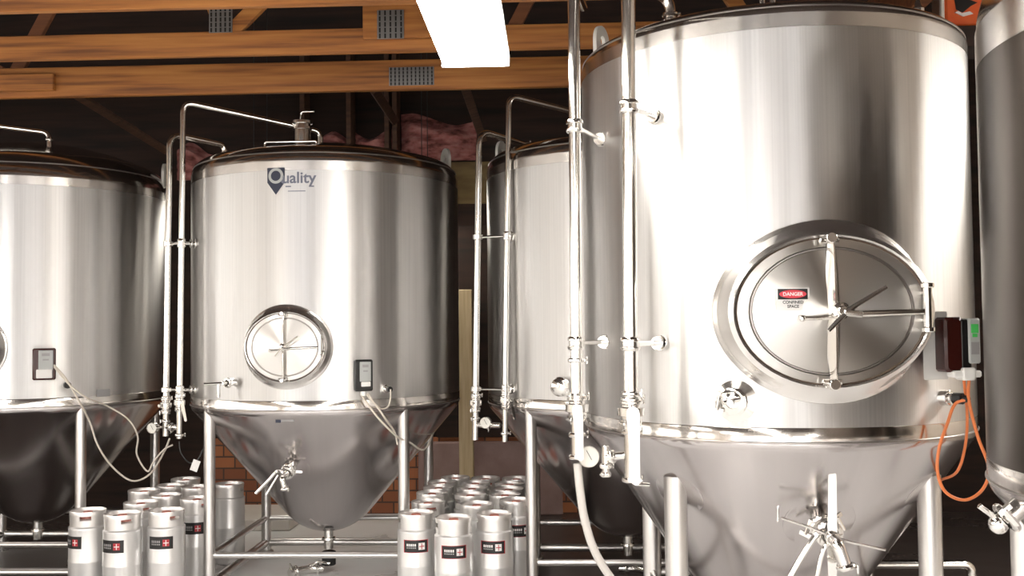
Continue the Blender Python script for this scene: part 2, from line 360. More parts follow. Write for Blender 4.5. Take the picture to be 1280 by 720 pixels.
truss(Yc, 'rearmost orange pine roof truss with a wide nail plate under the lamp',
      [(px(-60, 100, Yc), px(72, 100, Yc), ZB + .04, .12)],
      [(px(20, 85, Yc), px(120, 10, Yc)), (px(20, 85, Yc) - .1, -6.2), (px(600, 80, Yc), px(560, 0, Yc) - .3), (px(620, 80, Yc), px(720, 0, Yc))],
      [(px(487, 90, Yc), px(543, 90, Yc), ZB + .03, ZB + .16, .024)], .215)
for i, (ua, va, ub, vb) in enumerate([(468, 112, 494, 152), (578, 100, 604, 175), (95, 118, 210, 190)]):
    mb = MB(); a = at(ua, va, 7.2); b = at(ub, vb, 8.9); member(mb, a, b, .07, .035)
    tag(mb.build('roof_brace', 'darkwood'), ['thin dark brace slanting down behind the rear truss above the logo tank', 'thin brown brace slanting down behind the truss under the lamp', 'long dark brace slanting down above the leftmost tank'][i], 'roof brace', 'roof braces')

tag(MB().box((2.12, (4.9 + Y1) / 2, 3.70), (.09, Y1 - 4.9, .29), bev=.004).build('roof_girder', 'webwood'), 'dark girder crossing over the truss ends behind the largest tank', 'roof girder')
tag(MB().box(((2.08 + X1) / 2, 6.2, 3.485), (X1 - 2.08, .30, .13), bev=.004).build('loft_joist', 'roof'), 'dark loft joist beneath the orange case at the top right', 'loft joist')
# ------------------------------------------------------------------ lamps
def lamp(x, y0, y1, z, label, group='ceiling lamps', em='lamp'):
    r = thing('ceiling_light', (x, (y0 + y1) / 2, z), label, 'ceiling light', group)
    w = .31; L = y1 - y0; yc = (y0 + y1) / 2
    MB().box((x, yc, z + .075), (w, L, .03), bev=.006).build('housing', 'lampbody', r)
    poly = [(-w / 2 + .002, .058), (-w / 2 + .006, .012), (-w / 2 + .02, 0), (w / 2 - .02, 0), (w / 2 - .006, .012), (w / 2 - .002, .058)]
    mb = MB(); T = Matrix(((1, 0, 0, x), (0, 0, -1, y1 - .012), (0, 1, 0, z), (0, 0, 0, 1)))
    mb.prism(poly, 0, L - .024, T=T); mb.build('diffuser', em, r)
    for yy in (y0, y1): MB().box((x, yy + (.006 if yy == y0 else -.006), z + .03), (w + .004, .012, .06), bev=.002).build('end_cap', 'lampbody', r)
    c = MB()
    for yy in (y0 + .3, y1 - .3): c.cyl((x, yy, z + .09), (x, yy, ZR), .004, 6)
    c.build('hanging_rod', 'black', r)
    return r
XL = -.34
lamp(XL, 2.08, 4.5, 2.94, 'long white fluorescent ceiling lamp shining at the top centre of the photo')
for (x, y) in [(XL, -1.6), (XL, -5.2), (-3.7, .6), (-3.7, -3.4), (2.6, -2.2), (2.6, -5.4)]:  # unseen lamps added so the steel has something bright to reflect
    lamp(x, y, y + 2.42, 3.0, 'unseen fluorescent lamp added in the front half of the room to light the steel', 'added lamps behind the camera')

for x in (-2.6, -1.12): lamp(x, 8.2, 9.2, 2.75, 'unseen short fluorescent lamp added in the aisle behind the logo tank', 'added lamps behind the tanks', 'added_dimlamp')  # hidden lamps added to supply the light inferred behind the tanks
lamp(3.9, 3.9, 6.3, 3.0, 'unseen fluorescent lamp added in the right hand aisle to light the largest tank', 'added lamps beside the camera')  # unseen lamp added to brighten the right side of the largest tank
# ------------------------------------------------------------------ tanks
def arc_prof(R, zT, rk, dome_h, n=8, fl=.06):
    """torispherical head profile: knuckle from (R, zT) then dish to the axis"""
    p = [(R, zT + .003), (R, zT + fl), (R - .003, zT + fl + .002)]; amax = radians(74); zT += fl + .003; R -= .003
    for i in range(n + 1):
        a = amax * i / n; p.append((R - rk * (1 - cos(a)), zT + rk * sin(a)))
    r1, z1 = p[-1]
    for i in range(1, n + 1):
        t = i / n; r = r1 * (1 - t); p.append((max(r, .001), z1 + dome_h * (1 - (1 - t)**2)))
    return p
def head_z(prof, r):
    for (r0, z0), (r1, z1) in zip(prof, prof[1:]):
        if r1 <= r <= r0: return z0 + (z1 - z0) * (r0 - r) / max(1e-6, r0 - r1)
    return prof[-1][1]
def face(cx, cy, R, phi, z):
    """frame on the shell: x = viewer's right, y = up, z = outwards"""
    n = V((sin(phi), -cos(phi), 0)); x = V((cos(phi), sin(phi), 0)); mm = Matrix.Identity(4)
    o = V((cx, cy, z)) + n * R
    for i in range(3): mm[i][0] = x[i]; mm[i][1] = (0, 0, 1)[i]; mm[i][2] = n[i]; mm[i][3] = o[i]
    return mm
def ell(a, b, z, n=56, R=None):
    out = []
    for j in range(n):
        t = 2 * pi * j / n; x = a * cos(t); zz_ = (sqrt(R * R - x * x) - R + z) if R else z
        out.append((x, b * sin(t), zz_))
    return out
def clampring(mb, p, axis, r, mi=0, wing=True, wd=None):
    """tri-clamp: ring round the pipe with a wing-nut bolt"""
    p = V(p); a = V(axis).normalized(); T = frame(p, a)
    mb.lathe([(r * .95, -.011), (r * 1.35, -.009), (r * 1.5, -.004), (r * 1.5, .004), (r * 1.35, .009), (r * .95, .011)], 20, T, mi)
    if wing:
        d = V(wd).normalized() if wd else T.to_3x3() @ V((1, 0, 0)); s = a.cross(d)
        q = p + d * r * 1.55; mb.cyl(q - s * r * .5, q + s * r * 1.2, r * .22, 8, mi)
        w = q + s * r * 1.2
        mb.box((0, 0, 0), (r * .25, r * 1.3, r * .5), mi, frame(w, s), bev=.001)
def make_door(root, cx, cy, R, phi, z, a, b, sticker=False):
    T = face(cx, cy, R, phi, z)
    mb = MB(); k = a / .41
    rs = [ell(a * 1.12, b * 1.20, .001, R=R), ell(a * 1.11, b * 1.19, .006, R=R), ell(a * 1.08, b * 1.13, .016 * k, R=R), ell(a * 1.03, b * 1.04, .036 * k),
          ell(a * 1.0, b * 1.0, .045 * k), ell(a * .985, b * .98, .052 * k), ell(a * .965, b * .955, .048 * k), ell(a * .955, b * .945, .0)]
    mb.rings(rs, T=T); mb.build('manway_collar', 'collar', root, sharp=25)
    # lid: flat rim, pressed groove, shallow cone to the middle
    z0 = .038 * k; mb = MB()
    prof = [(.95, -.01), (.95, z0 - .004), (.94, z0), (.83, z0 + .002), (.815, z0 - .006 * k), (.805, z0 - .006 * k), (.79, z0 + .003), (.6, z0 + .012 * k), (.3, z0 + .026 * k), (.08, z0 + .036 * k), (.01, z0 + .038 * k)]
    mb.rings([ell(a * s, b * s, zz_) for s, zz_ in prof], T=T, cap1=True)
    d = mb.build('door', 'doorlid' if 'doorlid' in M else 'door', root, sharp=25)
    d['label'] = 'oval spun steel door with pressed groove'
    mb = MB(); mb.rings([ell(a * .962, b * .952, z0 + .002), ell(a * .957, b * .947, z0 + .008 * k), ell(a * .945, b * .935, z0 + .004), ell(a * .94, b * .93, z0 - .004)], T=T)
    mb.build('gasket', 'gasket', d, inv=True)
    mb = MB(); mb.rings([ell(a * .818, b * .818, z0 - .001), ell(a * .814, b * .814, z0 + .004), ell(a * .800, b * .800, z0 + .004), ell(a * .796, b * .796, z0 - .002)], T=T)
    mb.build('pressed_groove', 'weld', d, inv=True)
    # pressure strap
    mb = MB(); n = 14; sec = []
    for i in range(n + 1):
        t = -1 + 2 * i / n; y = t * b * .955; w = a * (.030 + .055 * (1 - abs(t))**.8); h = (.035 + .02 * (1 - t * t)) * k
        zb = z0 + .012 * k
        sec.append([(-w, y, zb), (-w, y, zb + .006 * k), (-w * .15, y, zb + h), (w * .15, y, zb + h), (w, y, zb + .006 * k), (w, y, zb)])
    mb.rings(sec, T=T, cap0=True, cap1=True)
    for s in (-1, 1):
        mb.cyl(T @ V((-a * .03, s * b * .93, z0 + .01)), T @ V((-a * .03, s * b * .93, z0 + .07 * k)), a * .055, 14)
        mb.cyl(T @ V((-a * .13, s * b * .90, z0 + .035 * k)), T @ V((a * .06, s * b * .90, z0 + .035 * k)), a * .032, 10)
    mb.build('strap', 'fit', d, inv=True)
    d['_'] = 0; del d['_']
    # hinge arm
    mb = MB(); h = z0 + .055 * k
    mb.tube([T @ V(p) for p in [(0, -.03 * b, h), (.25 * a, -.04 * b, h), (.5 * a, -.03 * b, h + .004), (.86 * a, -.02 * b, h)]], [.030 * a, .036 * a, .034 * a, .028 * a], 12)
    hx = .905 * a
    mb.cyl(T @ V((hx, -.22 * b, h)), T @ V((hx, .30 * b, h)), .042 * a, 14)
    for s in (-.25, .31): mb.cyl(T @ V((hx, (s - .03) * b, h)), T @ V((hx, (s + .03) * b, h)), .062 * a, 14)
    for s in (-.13, .22): mb.cyl(T @ V((hx, s * b, h)), T @ V((hx * 1.03, s * b, -.02)), .022 * a, 10)
    mb.build('hinge_arm', 'fit', d, inv=True)
    # hub and handles
    mb = MB()
    mb.cyl(T @ V((.02 * a, 0, z0)), T @ V((.02 * a, 0, z0 + .13 * k)), .05 * a, 16)
    mb.lathe([(.05 * a, 0), (.085 * a, .004), (.085 * a, .03 * k), (.05 * a, .036 * k)], 18, T @ Matrix.Translation((.02 * a, 0, z0 + .07 * k)), cap0=True, cap1=True)
    hh = z0 + .125 * k
    mb.tube([T @ V(p) for p in [(-.13 * a, -.25 * b, hh), (.06 * a, .0 * b, hh), (.43 * a, .29 * b, hh + .01)]], [.022 * a, .03 * a, .020 * a], 10)
    mb.cyl(T @ V((.02 * a, -.02 * b, hh)), T @ V((.20 * a, -.05 * b, hh)), .035 * a, 10)
    mb.tube([T @ V(p) for p in [(0, -.07 * b, h), (-.2 * a, -.09 * b, h), (-.31 * a, -.09 * b, h)]], .022 * a, 10)
    mb.ball(T @ V((-.33 * a, -.09 * b, h)), .035 * a)
    mb.build('tee_handle', 'fit', d, inv=True)
    if sticker:
        mb = MB(); sx, sy, w, hgt = -.40 * a, .155 * b, .133, .092; zs = z0 + .024
        S = T @ Matrix.Translation((sx, sy, zs)) 
        mb.box((0, 0, 0), (w, hgt, .003), 0, S)
        mb.box((0, .021, .002), (w * .90, .042, .002), 1, S)
        mb.prism([(w * .41 * cos(t * pi / 12) * 1.0, .021 + .0165 * sin(t * pi / 12)) for t in range(24)], .003, .0042, 2, S)
        o = mb.build('danger_sticker', ['labelwhite', 'labelblack', 'danger'], d, inv=True)
        o['label'] = 'white sticker with red danger oval on black'
        for txt, yy, sz, mm in (('DANGER', .0145, .020, 'labelwhite'), ('CONFINED', -.017, .0165, 'labelblack'), ('SPACE', -.034, .0165, 'labelblack')):
            text(txt, S @ Matrix.Translation((0, yy, .005)), sz, mm, o, 'lettering')
    return d
def text(txt, T, size, mname, parent, name, bend=None, bold=.02, ext=.0006):
    cu = bpy.data.curves.new(name, 'FONT'); cu.body = txt; cu.size = size; cu.align_x = 'CENTER'; cu.extrude = 0
    cu.offset = size * bold
    t = bpy.data.objects.new('tmp', cu); C.objects.link(t)
    dg = bpy.context.evaluated_depsgraph_get(); dg.update()
    me = bpy.data.meshes.new_from_object(t.evaluated_get(dg)); bpy.data.objects.remove(t); bpy.data.curves.remove(cu)
    vs = []
    for v in me.vertices:
        p = V(v.co)
        if bend: p = V((p.x, p.y, p.z + bend(p.x)))
        vs.append(tuple(T @ p))
    fs = [tuple(p.vertices) for p in me.polygons]; bpy.data.meshes.remove(me)
    mb = MB(); mb.add(vs, fs)
    w = parent
    while w is not None and not w.get('_w'): w = w.parent
    if w is not None:
        Q = Matrix.Translation(-V(w['_w'])); mb.v = [tuple(Q @ V(p)) for p in mb.v]
    return mb.build(name, mname, parent, inv=True)
# sub-parts of a part: coordinates must be shifted by the root, so patch build
_old = MB.build
def build(self, name, mats, parent=None, T=None, sharp=35, inv=None):
    if inv and parent is not None and name not in ('lettering',):
        w = parent
        while w is not None and not w.get('_w'): w = w.parent
        if w is not None:
            Q = Matrix.Translation(-V(w['_w'])); self.v = [tuple(Q @ V(p)) for p in self.v]
    return _old(self, name, mats, parent, T, sharp, inv)
MB.build = build

def make_tank(X, Y, R, zG, zT, rk, dome,  rb, zb, s, legr, zr, label, door=None, legtop=None, lower=True, shell='shell', fl=.06, lugs=(), railr=.021):
    r = thing('fermentation_tank', (X, Y, 0), label, 'brewery tank', 'steel fermentation tanks')
    T0 = Matrix.Translation((X, Y, 0)); n = 128
    mb = MB().lathe([(R - .012, zG + .062), (R, zG + .064), (R, zT), (R - .012, zT + .001)], n, T0); mb.build('shell', shell, r)
    mb = MB().lathe([(R - .01, zG - .002), (R + .001, zG), (R + .0015, zG + .06), (R - .001, zG + .064)], n, T0); mb.build('lower_band', 'band', r)
    prof = arc_prof(R, zT, rk, dome, fl=fl)
    MB().lathe([(R - .012, zT + .0005), (R + .0004, zT + .001), (R + .0004, zT + fl), (R - .006, zT + fl + .002)], n, T0).build('upper_band', 'flange', r)
    MB().lathe([(R - .008, zT + fl + .001)] + prof[2:], n, T0).build('top_head', 'band', r)
    # weld beads
    k = 6; wr, wz = prof[k]
    mb = MB(); mb.lathe([(R + .001, zG - .003), (R + .006, zG - .001), (R + .006, zG + .003), (R + .001, zG + .006)], n, T0)
    mb.build('weld_bead', 'weld', r); mb = MB(); mb.lathe([(wr + .002, wz - .003), (wr + .005, wz), (wr + .001, wz + .005)], n, T0)
    mb.build('weld_bead', 'weld', r)
    # cone: knuckle, straight wall, rounded bottom, outlet
    kk = .07; sl = (zG - zb) / (R - rb); ang = atan2(R - rb, zG - zb); cp = [(R - .0005, zG - .001)]
    for i in range(1, 7):
        a = ang * i / 6; cp.append((R - kk * (1 - cos(a)), zG - kk * sin(a)))
    (ra, za) = cp[-1]; rd = rb * 1.02; t = .0
    cp += [(ra + (rb - ra) * q, za + (zb - za) * q) for q in (.33, .66, 1)]
    # rounded dish below
    th = ang; Rr = rb / cos(ang)
    hb = Rr * (1 - sin(ang))
    for i in range(1, 9):
        a = ang + (pi / 2 - ang) * i / 8; cp.append((max(Rr * cos(a), .035), zb - Rr * (sin(a) - sin(ang))))
    zl = cp[-1][1]
    mb = MB().lathe(cp, n, T0); mb.build('cone', 'cone', r)
    mb = MB().lathe([(.034, zl + .01), (.034, zl - .05), (.048, zl - .052), (.05, zl - .065), (.034, zl - .067), (.034, max(.03, zl - .13))], 20, T0)
    mb.build('outlet', 'fit', r)
    h = s / 2
    for dx in (-1, 1):
        for dy in (-1, 1):
            x, y = X + dx * h, Y + dy * h; rr = sqrt(2) * h
            zt = zb + (rr - rb) * sl if rr > rb else zb
            mb = MB(); mb.lathe([(legr * 1.5, 0), (legr * 1.5, .012), (legr, .016), (legr, zt + .03)], 24, Matrix.Translation((x, y, 0)), cap0=True, cap1=True)
            mb.build('leg', 'dull', r)
            # reinforcing pad on the cone where the leg lands
            d = V((dx, dy, 0)).normalized(); nrm = V((d.x * sl, d.y * sl, -1)).normalized()
            base = V((X, Y, 0)) + d * (rr - legr * .6) + V((0, 0, zb + (rr - legr * .6 - rb) * sl)) + nrm * .003
            MB().lathe([(legr * 2.4, -.012), (legr * 2.4, .0), (legr * 2.25, .003), (.001, .003)], 28, frame(base, nrm), cap0=True).build('leg_pad', 'cone', r)
    for zz_, rr, on in ((zr, railr, True), (.075, .030, lower)):
        if not on: continue
        for (ax, ay, bx, by) in ((-1, -1, 1, -1), (-1, 1, 1, 1), (-1, -1, -1, 1), (1, -1, 1, 1)):
            a = V((X + ax * h, Y + ay * h, zz_)); b = V((X + bx * h, Y + by * h, zz_)); u = (b - a).normalized() * legr * .9
            MB().cyl(a + u, b - u, rr, 14).build('rail', 'dull', r)
    if door: make_door(r, X, Y, R, *door)
    for phi, lh in lugs:
        d = V((sin(phi), -cos(phi), 0)); tdir = V((cos(phi), sin(phi), 0)); o = V((X, Y, zT + lh - .08)) + d * (R - .02)
        mm = Matrix.Identity(4); 
        for i in range(3): mm[i][0] = tdir[i]; mm[i][1] = (0, 0, 1)[i]; mm[i][2] = d[i]; mm[i][3] = o[i]
        w = .085; outer = [(-w, -.12)] + [(w * cos(pi - pi * q / 10), .10 + w * sin(pi - pi * q / 10)) for q in range(11)] + [(w, -.12)]
        inner = [(.030 * cos(pi - 2 * pi * q / 12), .10 + .030 * sin(pi - 2 * pi * q / 12)) for q in range(13)]
        mb = MB(); no = len(outer)
        # plate with eye: bridge outer and a hole ring
        oi = [(-.030, .0)] + [(.030 * cos(pi - pi * q / 10), .10 + .030 * sin(pi - pi * q / 10)) for q in range(11)] + [(.030, .0)]
        ring_o = [(w * 1.0 * cos(2 * pi * q / 24), .10 + w * sin(2 * pi * q / 24)) for q in range(24)]
        ring_i = [(.030 * cos(2 * pi * q / 24), .10 + .030 * sin(2 * pi * q / 24)) for q in range(24)]
        t = .010
        mb.rings([[(p[0], p[1], t) for p in ring_o], [(p[0], p[1], t) for p in ring_i], [(p[0], p[1], -t) for p in ring_i], [(p[0], p[1], -t) for p in ring_o], [(p[0], p[1], t) for p in ring_o]], T=mm)
        mb.prism([(-w, -lh), (w, -lh), (w, .10), (w * .86, .055), (w * .5, .027), (0, .016), (-w * .5, .027), (-w * .86, .055), (-w, .10)], -t, t, T=mm)
        mb.build('lifting_lug', 'lug', r)
    return r, prof

R = .95
tMid = (-1.631, 7.116); tRt = (1.092, 5.0); tTh = (.50, 6.90); tLf = (-3.95, 7.447); tFar = (2.255, 2.86)
RR = .93
midT, profM = make_tank(*tMid, R, 1.23, 2.757, .115, .13, .30, .44, 1.29, .037, .265,
    'tank with blue maker logo and closed round-handled door, second from the left', door=(radians(-3), 1.635, .262, .225), lugs=((radians(118), .27), (radians(-118), .27)))
lfT, profL = make_tank(*tLf, R, 1.23, 2.757, .20, .17, .30, .44, 1.29, .037, .265,
    'leftmost steel tank, cut by the left edge, with a small red and black control box', door=(radians(-1.5), 1.64, .262, .225), lugs=((radians(100), .20),))
thT, profT = make_tank(*tTh, R, 1.23, 2.757, .115, .13, .30, .44, 1.29, .037, .265,
    'tank half hidden behind the largest tank, between it and the logo tank', door=None, lugs=((radians(-112), .26),))
rtT, profR = make_tank(*tRt, RR, 1.253, 2.968, .06, .14, .16, .13, 1.11, .051, .38,
    'largest nearest tank with big oval door and danger sticker', door=(radians(2), 1.79, .405, .315, True), lower=False, lugs=((radians(-118), .33),))
frT, profF = make_tank(*tFar, R, 1.25, 2.54, .26, .13, .25, .40, 1.29, .037, .265,
    'steel tank, dark reflection painted in, cut off by the right edge of the photo', door=None, lugs=(), shell='dark_reflection_shell', fl=.12)
# ------------------------------------------------------------------ cleaning pipes
def pipe_thing(label, base, name='cleaning_pipe', group='vertical cleaning pipes'):
    return thing(name, base, label, 'steel pipe', group)
def up(p, z): return V((p.x, p.y, z))
def bracket(root, p, q, r, lean=None):
    """ring clamp round the pipe at p and a stub bolted to the shell at q"""
    p = V(p); q = V(q); d = V((q.x - p.x, q.y - p.y, 0)).normalized(); q = V((q.x, q.y, p.z))
    mb = MB(); T = Matrix.Translation(p)
    mb.lathe([(r, -.030), (r * 1.28, -.028), (r * 1.42, -.022), (r * 1.42, -.012), (r * 1.2, -.009), (r * 1.2, .009), (r * 1.42, .012), (r * 1.42, .022), (r * 1.28, .028), (r, .030)], 22, T)
    mb.cyl(p + d * r * 1.1, q - d * .006, .011, 10)
    mb.cyl(q - d * .035, q - d * .026, .030, 14); mb.cyl(q - d * .012, q, .034, 14)
    mb.build('bracket', 'fit', root)
def butterfly(root, p, axis, r, face_dir, hdir=None, hlen=.26, hw=.024):
    """butterfly valve body between two clamps with a flat lever"""
    p = V(p); a = V(axis).normalized(); mb = MB(); T = frame(p, a)
    mb.lathe([(r, -.045), (r * 1.6, -.042), (r * 1.6, -.034), (r * 1.35, -.028), (r * 1.35, -.02), (r * 1.9, -.016), (r * 1.9, .016), (r * 1.35, .02), (r * 1.35, .028), (r * 1.6, .034), (r * 1.6, .042), (r, .045)], 22, T)
    f = V(face_dir).normalized(); mb.cyl(p + f * r * 1.5, p + f * (r * 1.9 + .035), r * .55, 12)
    s = a.cross(f).normalized()
    for sg in (-1, 1): clampring(mb, p + a * .05 * sg, a, r, wd=s * sg + f * .4)
    v = mb.build('valve', 'fit', root)
    if hdir is not None:
        hd = V(hdir).normalized(); o = p + f * (r * 1.9 + .040); mb = MB(); T = frame(o, f, hd)
        n = 6; poly = [(-hw * .9 * cos(t * pi / n) if False else 0, 0) for t in range(0)]
        poly = [(-hw * cos(pi * t / 8 - pi / 2), hw * sin(pi * t / 8 - pi / 2) * -1) for t in range(9)]
        poly = [(x, y) for x, y in poly] + [(hlen, -hw * .55), (hlen + hw * .4, 0), (hlen, hw * .55)]
        poly = [(-hw * cos(a_), -hw * sin(a_)) for a_ in [pi / 2 - pi * t / 8 for t in range(9)]]
        poly = [(0, -hw)] + [(hlen, -hw * .62), (hlen + hw * .4, 0), (hlen, hw * .62)] + [(0, hw)] + [(-hw * sin(pi * t / 8), hw * cos(pi * t / 8)) for t in range(1, 8)]
        mb.prism(poly, 0, .006, T=T); mb.cyl(o, o + f * .012, hw * .55, 16); mb.cyl(o + f * .012, o + f * .02, hw * .25, 6)
        mb.build('lever', 'fit', v, inv=True)
    return v
def gauge(root, p, face_dir, r, stem_to=None):
    p = V(p); f = V(face_dir).normalized(); T = frame(p, f)
    mb = MB().lathe([(r * .8, -.035), (r, -.028), (r, .004), (r * .96, .008), (r * .9, .004)], 28, T, cap0=True)
    if stem_to is not None: mb.tube([p - f * .018, V(stem_to)], .009, 10)
    g = mb.build('gauge', 'fit', root)
    mb = MB().lathe([(r * .9, .003), (.0005, .0032)], 28, T)
    mb.build('dial', 'dial', g, inv=True)
    mb = MB(); mb.box((r * .1, r * .12, .005), (r * .06, r * 1.0, .001), T=T @ Matrix.Rotation(.5, 4, 'Z'))
    mb.build('needle', 'black', g, inv=True)
    return g
down = V((0, 0, -1)); upv = V((0, 0, 1)); toc = V((0, -1, 0))

# pipe A and B at the big tank
YA = 4.30
tA = at(718, 100, YA); bA = at(721.5, 560, YA); RA = .027
pA = pipe_thing('tall steel pipe with a clear hose and pressure gauge, left side of the largest tank', (bA.x, bA.y, bA.z))
def straight(root, a, b, r, name='tube', m='pipe'): return MB().cyl(a, b, r, 20).build(name, m, root)
axA = (tA - bA).normalized()
zt = lambda p, ax, z: p + ax * ((z - p.z) / ax.z)
MB().tube(fillet([zt(bA, axA, at(0, 575, YA).z), zt(bA, axA, 3.34), V((tA.x + .02, tA.y + .35, 3.345)), V((tA.x + .06, tA.y + .60, 3.345))], .08), RA, 18).build('tube', 'pipe', pA)
for v_, u_ in ((158, 752), (429, 757)):
    c = zt(bA, axA, at(718, v_, YA).z); q = oncyl(u_, v_, *tRt, RR); bracket(pA, c, q, RA)
butterfly(pA, zt(bA, axA, at(0, 515, YA).z), axA, RA, toc, down + V((.05, 0, 0)), .21, .022)
mb = MB()
for v_ in (457, 500, 548, 575): clampring(mb, zt(bA, axA, at(0, v_, YA).z), axA, RA * .95, wd=V((1 if v_ != 500 else -1, -.3, 0)))
mb.build('clamp', 'fit', pA)
gauge(pA, at(736, 571, YA - .06), V((-.05, -1, .1)), .046, zt(bA, axA, at(0, 571, YA).z) + V((.05, 0, 0)))
# pipe B
YB = 4.12
tB = at(786, 100, YB); bB = at(789, 560, YB); axB = (tB - bB).normalized(); RB = .030
pB = pipe_thing('thick steel pipe with a long flat lever, close in front of the largest tank', (bB.x, bB.y, bB.z))
MB().tube(fillet([zt(bB, axB, at(0, 600, YB).z), zt(bB, axB, 3.34), V((tB.x + .02, tB.y - .9, 3.345))], .09), RB, 18).build('tube', 'pipe', pB)
for v_, u_ in ((134, 818), (430, 826)):
    c = zt(bB, axB, at(786, v_, YB).z); q = oncyl(u_, v_, *tRt, RR); bracket(pB, c, q, RB)
butterfly(pB, zt(bB, axB, at(0, 520, YB).z), axB, RB, toc, down + V((.03, 0, 0)), .28, .026)
mb = MB()
for v_ in (498, 545, 603): clampring(mb, zt(bB, axB, at(0, v_, YB).z), axB, RB * .9, wd=V((1, -.2, 0)))
mb.build('clamp', 'fit', pB)
# cross tee between gauge and pipe B
cB = zt(bB, axB, at(0, 572, YB).z); g0 = at(757, 572, YB + .05)
mb = MB(); mb.cyl(cB, g0, .017, 14); mb.cyl(g0 + V((0, 0, .05)), g0 - V((0, 0, .07)), .016, 12)
clampring(mb, g0 + (cB - g0) * .25, cB - g0, .02, wd=V((0, -1, .5)))
clampring(mb, g0 - V((0, 0, .035)), upv, .017, wd=V((1, -.5, 0))); clampring(mb, g0 - V((0, 0, .07)), upv, .015, wd=V((-1, -.5, 0)))
mb.build('tee_fitting', 'fit', pB)
mb = MB(); c = zt(bB, axB, at(0, 602, YB).z); mb.tube(spline([c, c - V((-.02, 0, .02)), at(812, 606, YB)], 4), .008, 8); mb.build('small_tap', 'fit', pB)
# hose
h0 = zt(bA, axA, at(0, 583, YA).z)
hp = [h0, at(725, 612, YA), at(731, 650, YA + .01), at(744, 690, YA + .02), at(768, 728, YA + .05), at(800, 760, YA + .12)]
hp.append(V((hp[-1].x + .05, YA + .3, .02))); hp.append(V((hp[-1].x + .35, YA + .55, .02)))
tag(MB().tube(spline(hp, 6), .018, 12).build('hose', 'hose'), 'milky clear hose hanging from the pipe beside the round gauge', 'hose')

def side_pipes(tank, prof, px0, label0, px1, label1, cx_seam, far_x, YP, gaugepos=None):
    """two thin pipes left of a tank: a short goose-neck into the dome and a taller one crossing the top"""
    (cx, cy) = tank
    for kind, px_, lab in ((0, px0, label0), (1, px1, label1)):
        (u0, v0), (u1, v1), r_ = px_
        a = at(u0, v0, YP - .03 * kind); b = at(u1, v1, YP - .03 * kind); ax = (a - b).normalized()
        root = pipe_thing(lab, (b.x, b.y, b.z), group='thin pipes between the back tanks')
        yield kind, root, a, b, ax, r_
def small_valves(root, b, ax, r, ys, YP, gaugeside=0):
    mb = MB()
    for k, v_ in enumerate(ys): clampring(mb, zt(b, ax, at(0, v_, YP).z), ax, r, wd=V((1 if k % 2 else -1, -.4, 0)))
    mb.build('clamp', 'fit', root)

def tank_pair(tank, prof, lo, hi, labs, stand, dome_u, gside):
    cx, cy = tank; YP = cy - .55
    # lower goose neck
    (ut, vt, ub, vb) = lo; a = at(ut, vt, YP); b = at(ub, vb, YP); ax = (a - b).normalized()
    r1 = pipe_thing(labs[0], (b.x, b.y, b.z), group='thin pipes between the back tanks')
    ang = atan2(dome_u[1][0] - cx, 1)
    e = dome_u[0]; ze = head_z(prof, sqrt((e[0] - cx)**2 + (e[1] - cy)**2))
    pts = [b, a, V((a.x + (e[0] - a.x) * .9, a.y + (e[1] - a.y) * .9, a.z - .035)), V((e[0], e[1], ze - .01))]
    pts[2] = V((e[0], e[1], a.z - .04))
    MB().tube(fillet(pts, .10), .0205, 14).build('tube', 'pipe', r1)
    mb = MB(); clampring(mb, V((e[0], e[1], ze + .02)), upv, .0205); mb.build('clamp', 'fit', r1)
    # tall pipe
    (ut, vt, ub2, vb2) = hi; a2 = at(ut, vt, YP - .05); b2 = at(ub2, vb2, YP - .05); ax2 = (a2 - b2).normalized()
    r2 = pipe_thing(labs[1], (b2.x, b2.y, b2.z), group='thin pipes between the back tanks')
    f = dome_u[1]; zf = head_z(prof, sqrt((f[0] - cx)**2 + (f[1] - cy)**2))
    MB().tube(fillet([b2, a2, V((f[0], f[1], f[2])), V((f[0], f[1], zf - .01))], .08), .019, 14).build('tube', 'pipe', r2)
    # brackets
    for v_ in stand:
        c = zt(b2, ax2, at(0, v_, YP).z); q = V((cx, cy, 0)) - (V((cx, cy, 0)) - V((c.x, c.y, 0))).normalized() * R
        q = V((q.x, q.y, c.z)); bracket(r2, c, q, .019)
        c1 = zt(b, ax, c.z); mb = MB(); mb.lathe([(.0205, -.018), (.032, -.014), (.032, .014), (.0205, .018)], 16, Matrix.Translation(c1)); mb.cyl(c1 + V((.02, 0, 0)), c - V((.022, 0, 0)), .008, 8)
        mb.build('bracket', 'fit', r1)
    z5 = at(0, 508, YP).z
    butterfly(r1, zt(b, ax, z5 - .0), ax, .0205, V((-.3, -1, 0)), None)
    butterfly(r2, zt(b2, ax2, z5 + .02), ax2, .019, V((.6, -1, 0)), V((.25, 0, -1)), .12, .012)
    c = zt(b, ax, at(0, 535, YP).z); c2 = zt(b2, ax2, c.z - .0)
    mb = MB()
    clampring(mb, zt(b, ax, c.z + .04), ax, .0205, wd=V((-1, -.3, 0))); clampring(mb, zt(b2, ax2, c2.z - .05), ax2, .019, wd=V((1, -.3, 0)))
    mb.cyl(c, c + (c2 - c) * .85 + V((0, .0, 0)), .018, 12); clampring(mb, c + (c2 - c) * .45, c2 - c, .02, wd=V((0, -1, -.4)))
    mb.build('tee_fitting', 'fit', r1)
    gp = c + V(gside); gauge(r1, gp, V((-.15, -1, 0)), .036, c)
    return r1, r2
mx, my = tMid
tank_pair(tMid, profM, (212, 167, 207, 545), (229, 127, 224, 548),
    ('thin pipe bending low into the dome left of the logo tank', 'thin pipe rising high and crossing over the logo tank top'), (308, 489),
    [(mx - .66, my - .30), (mx + .02, my - .30, 3.13)], (-.06, -.08, 0))
tx, ty = tTh
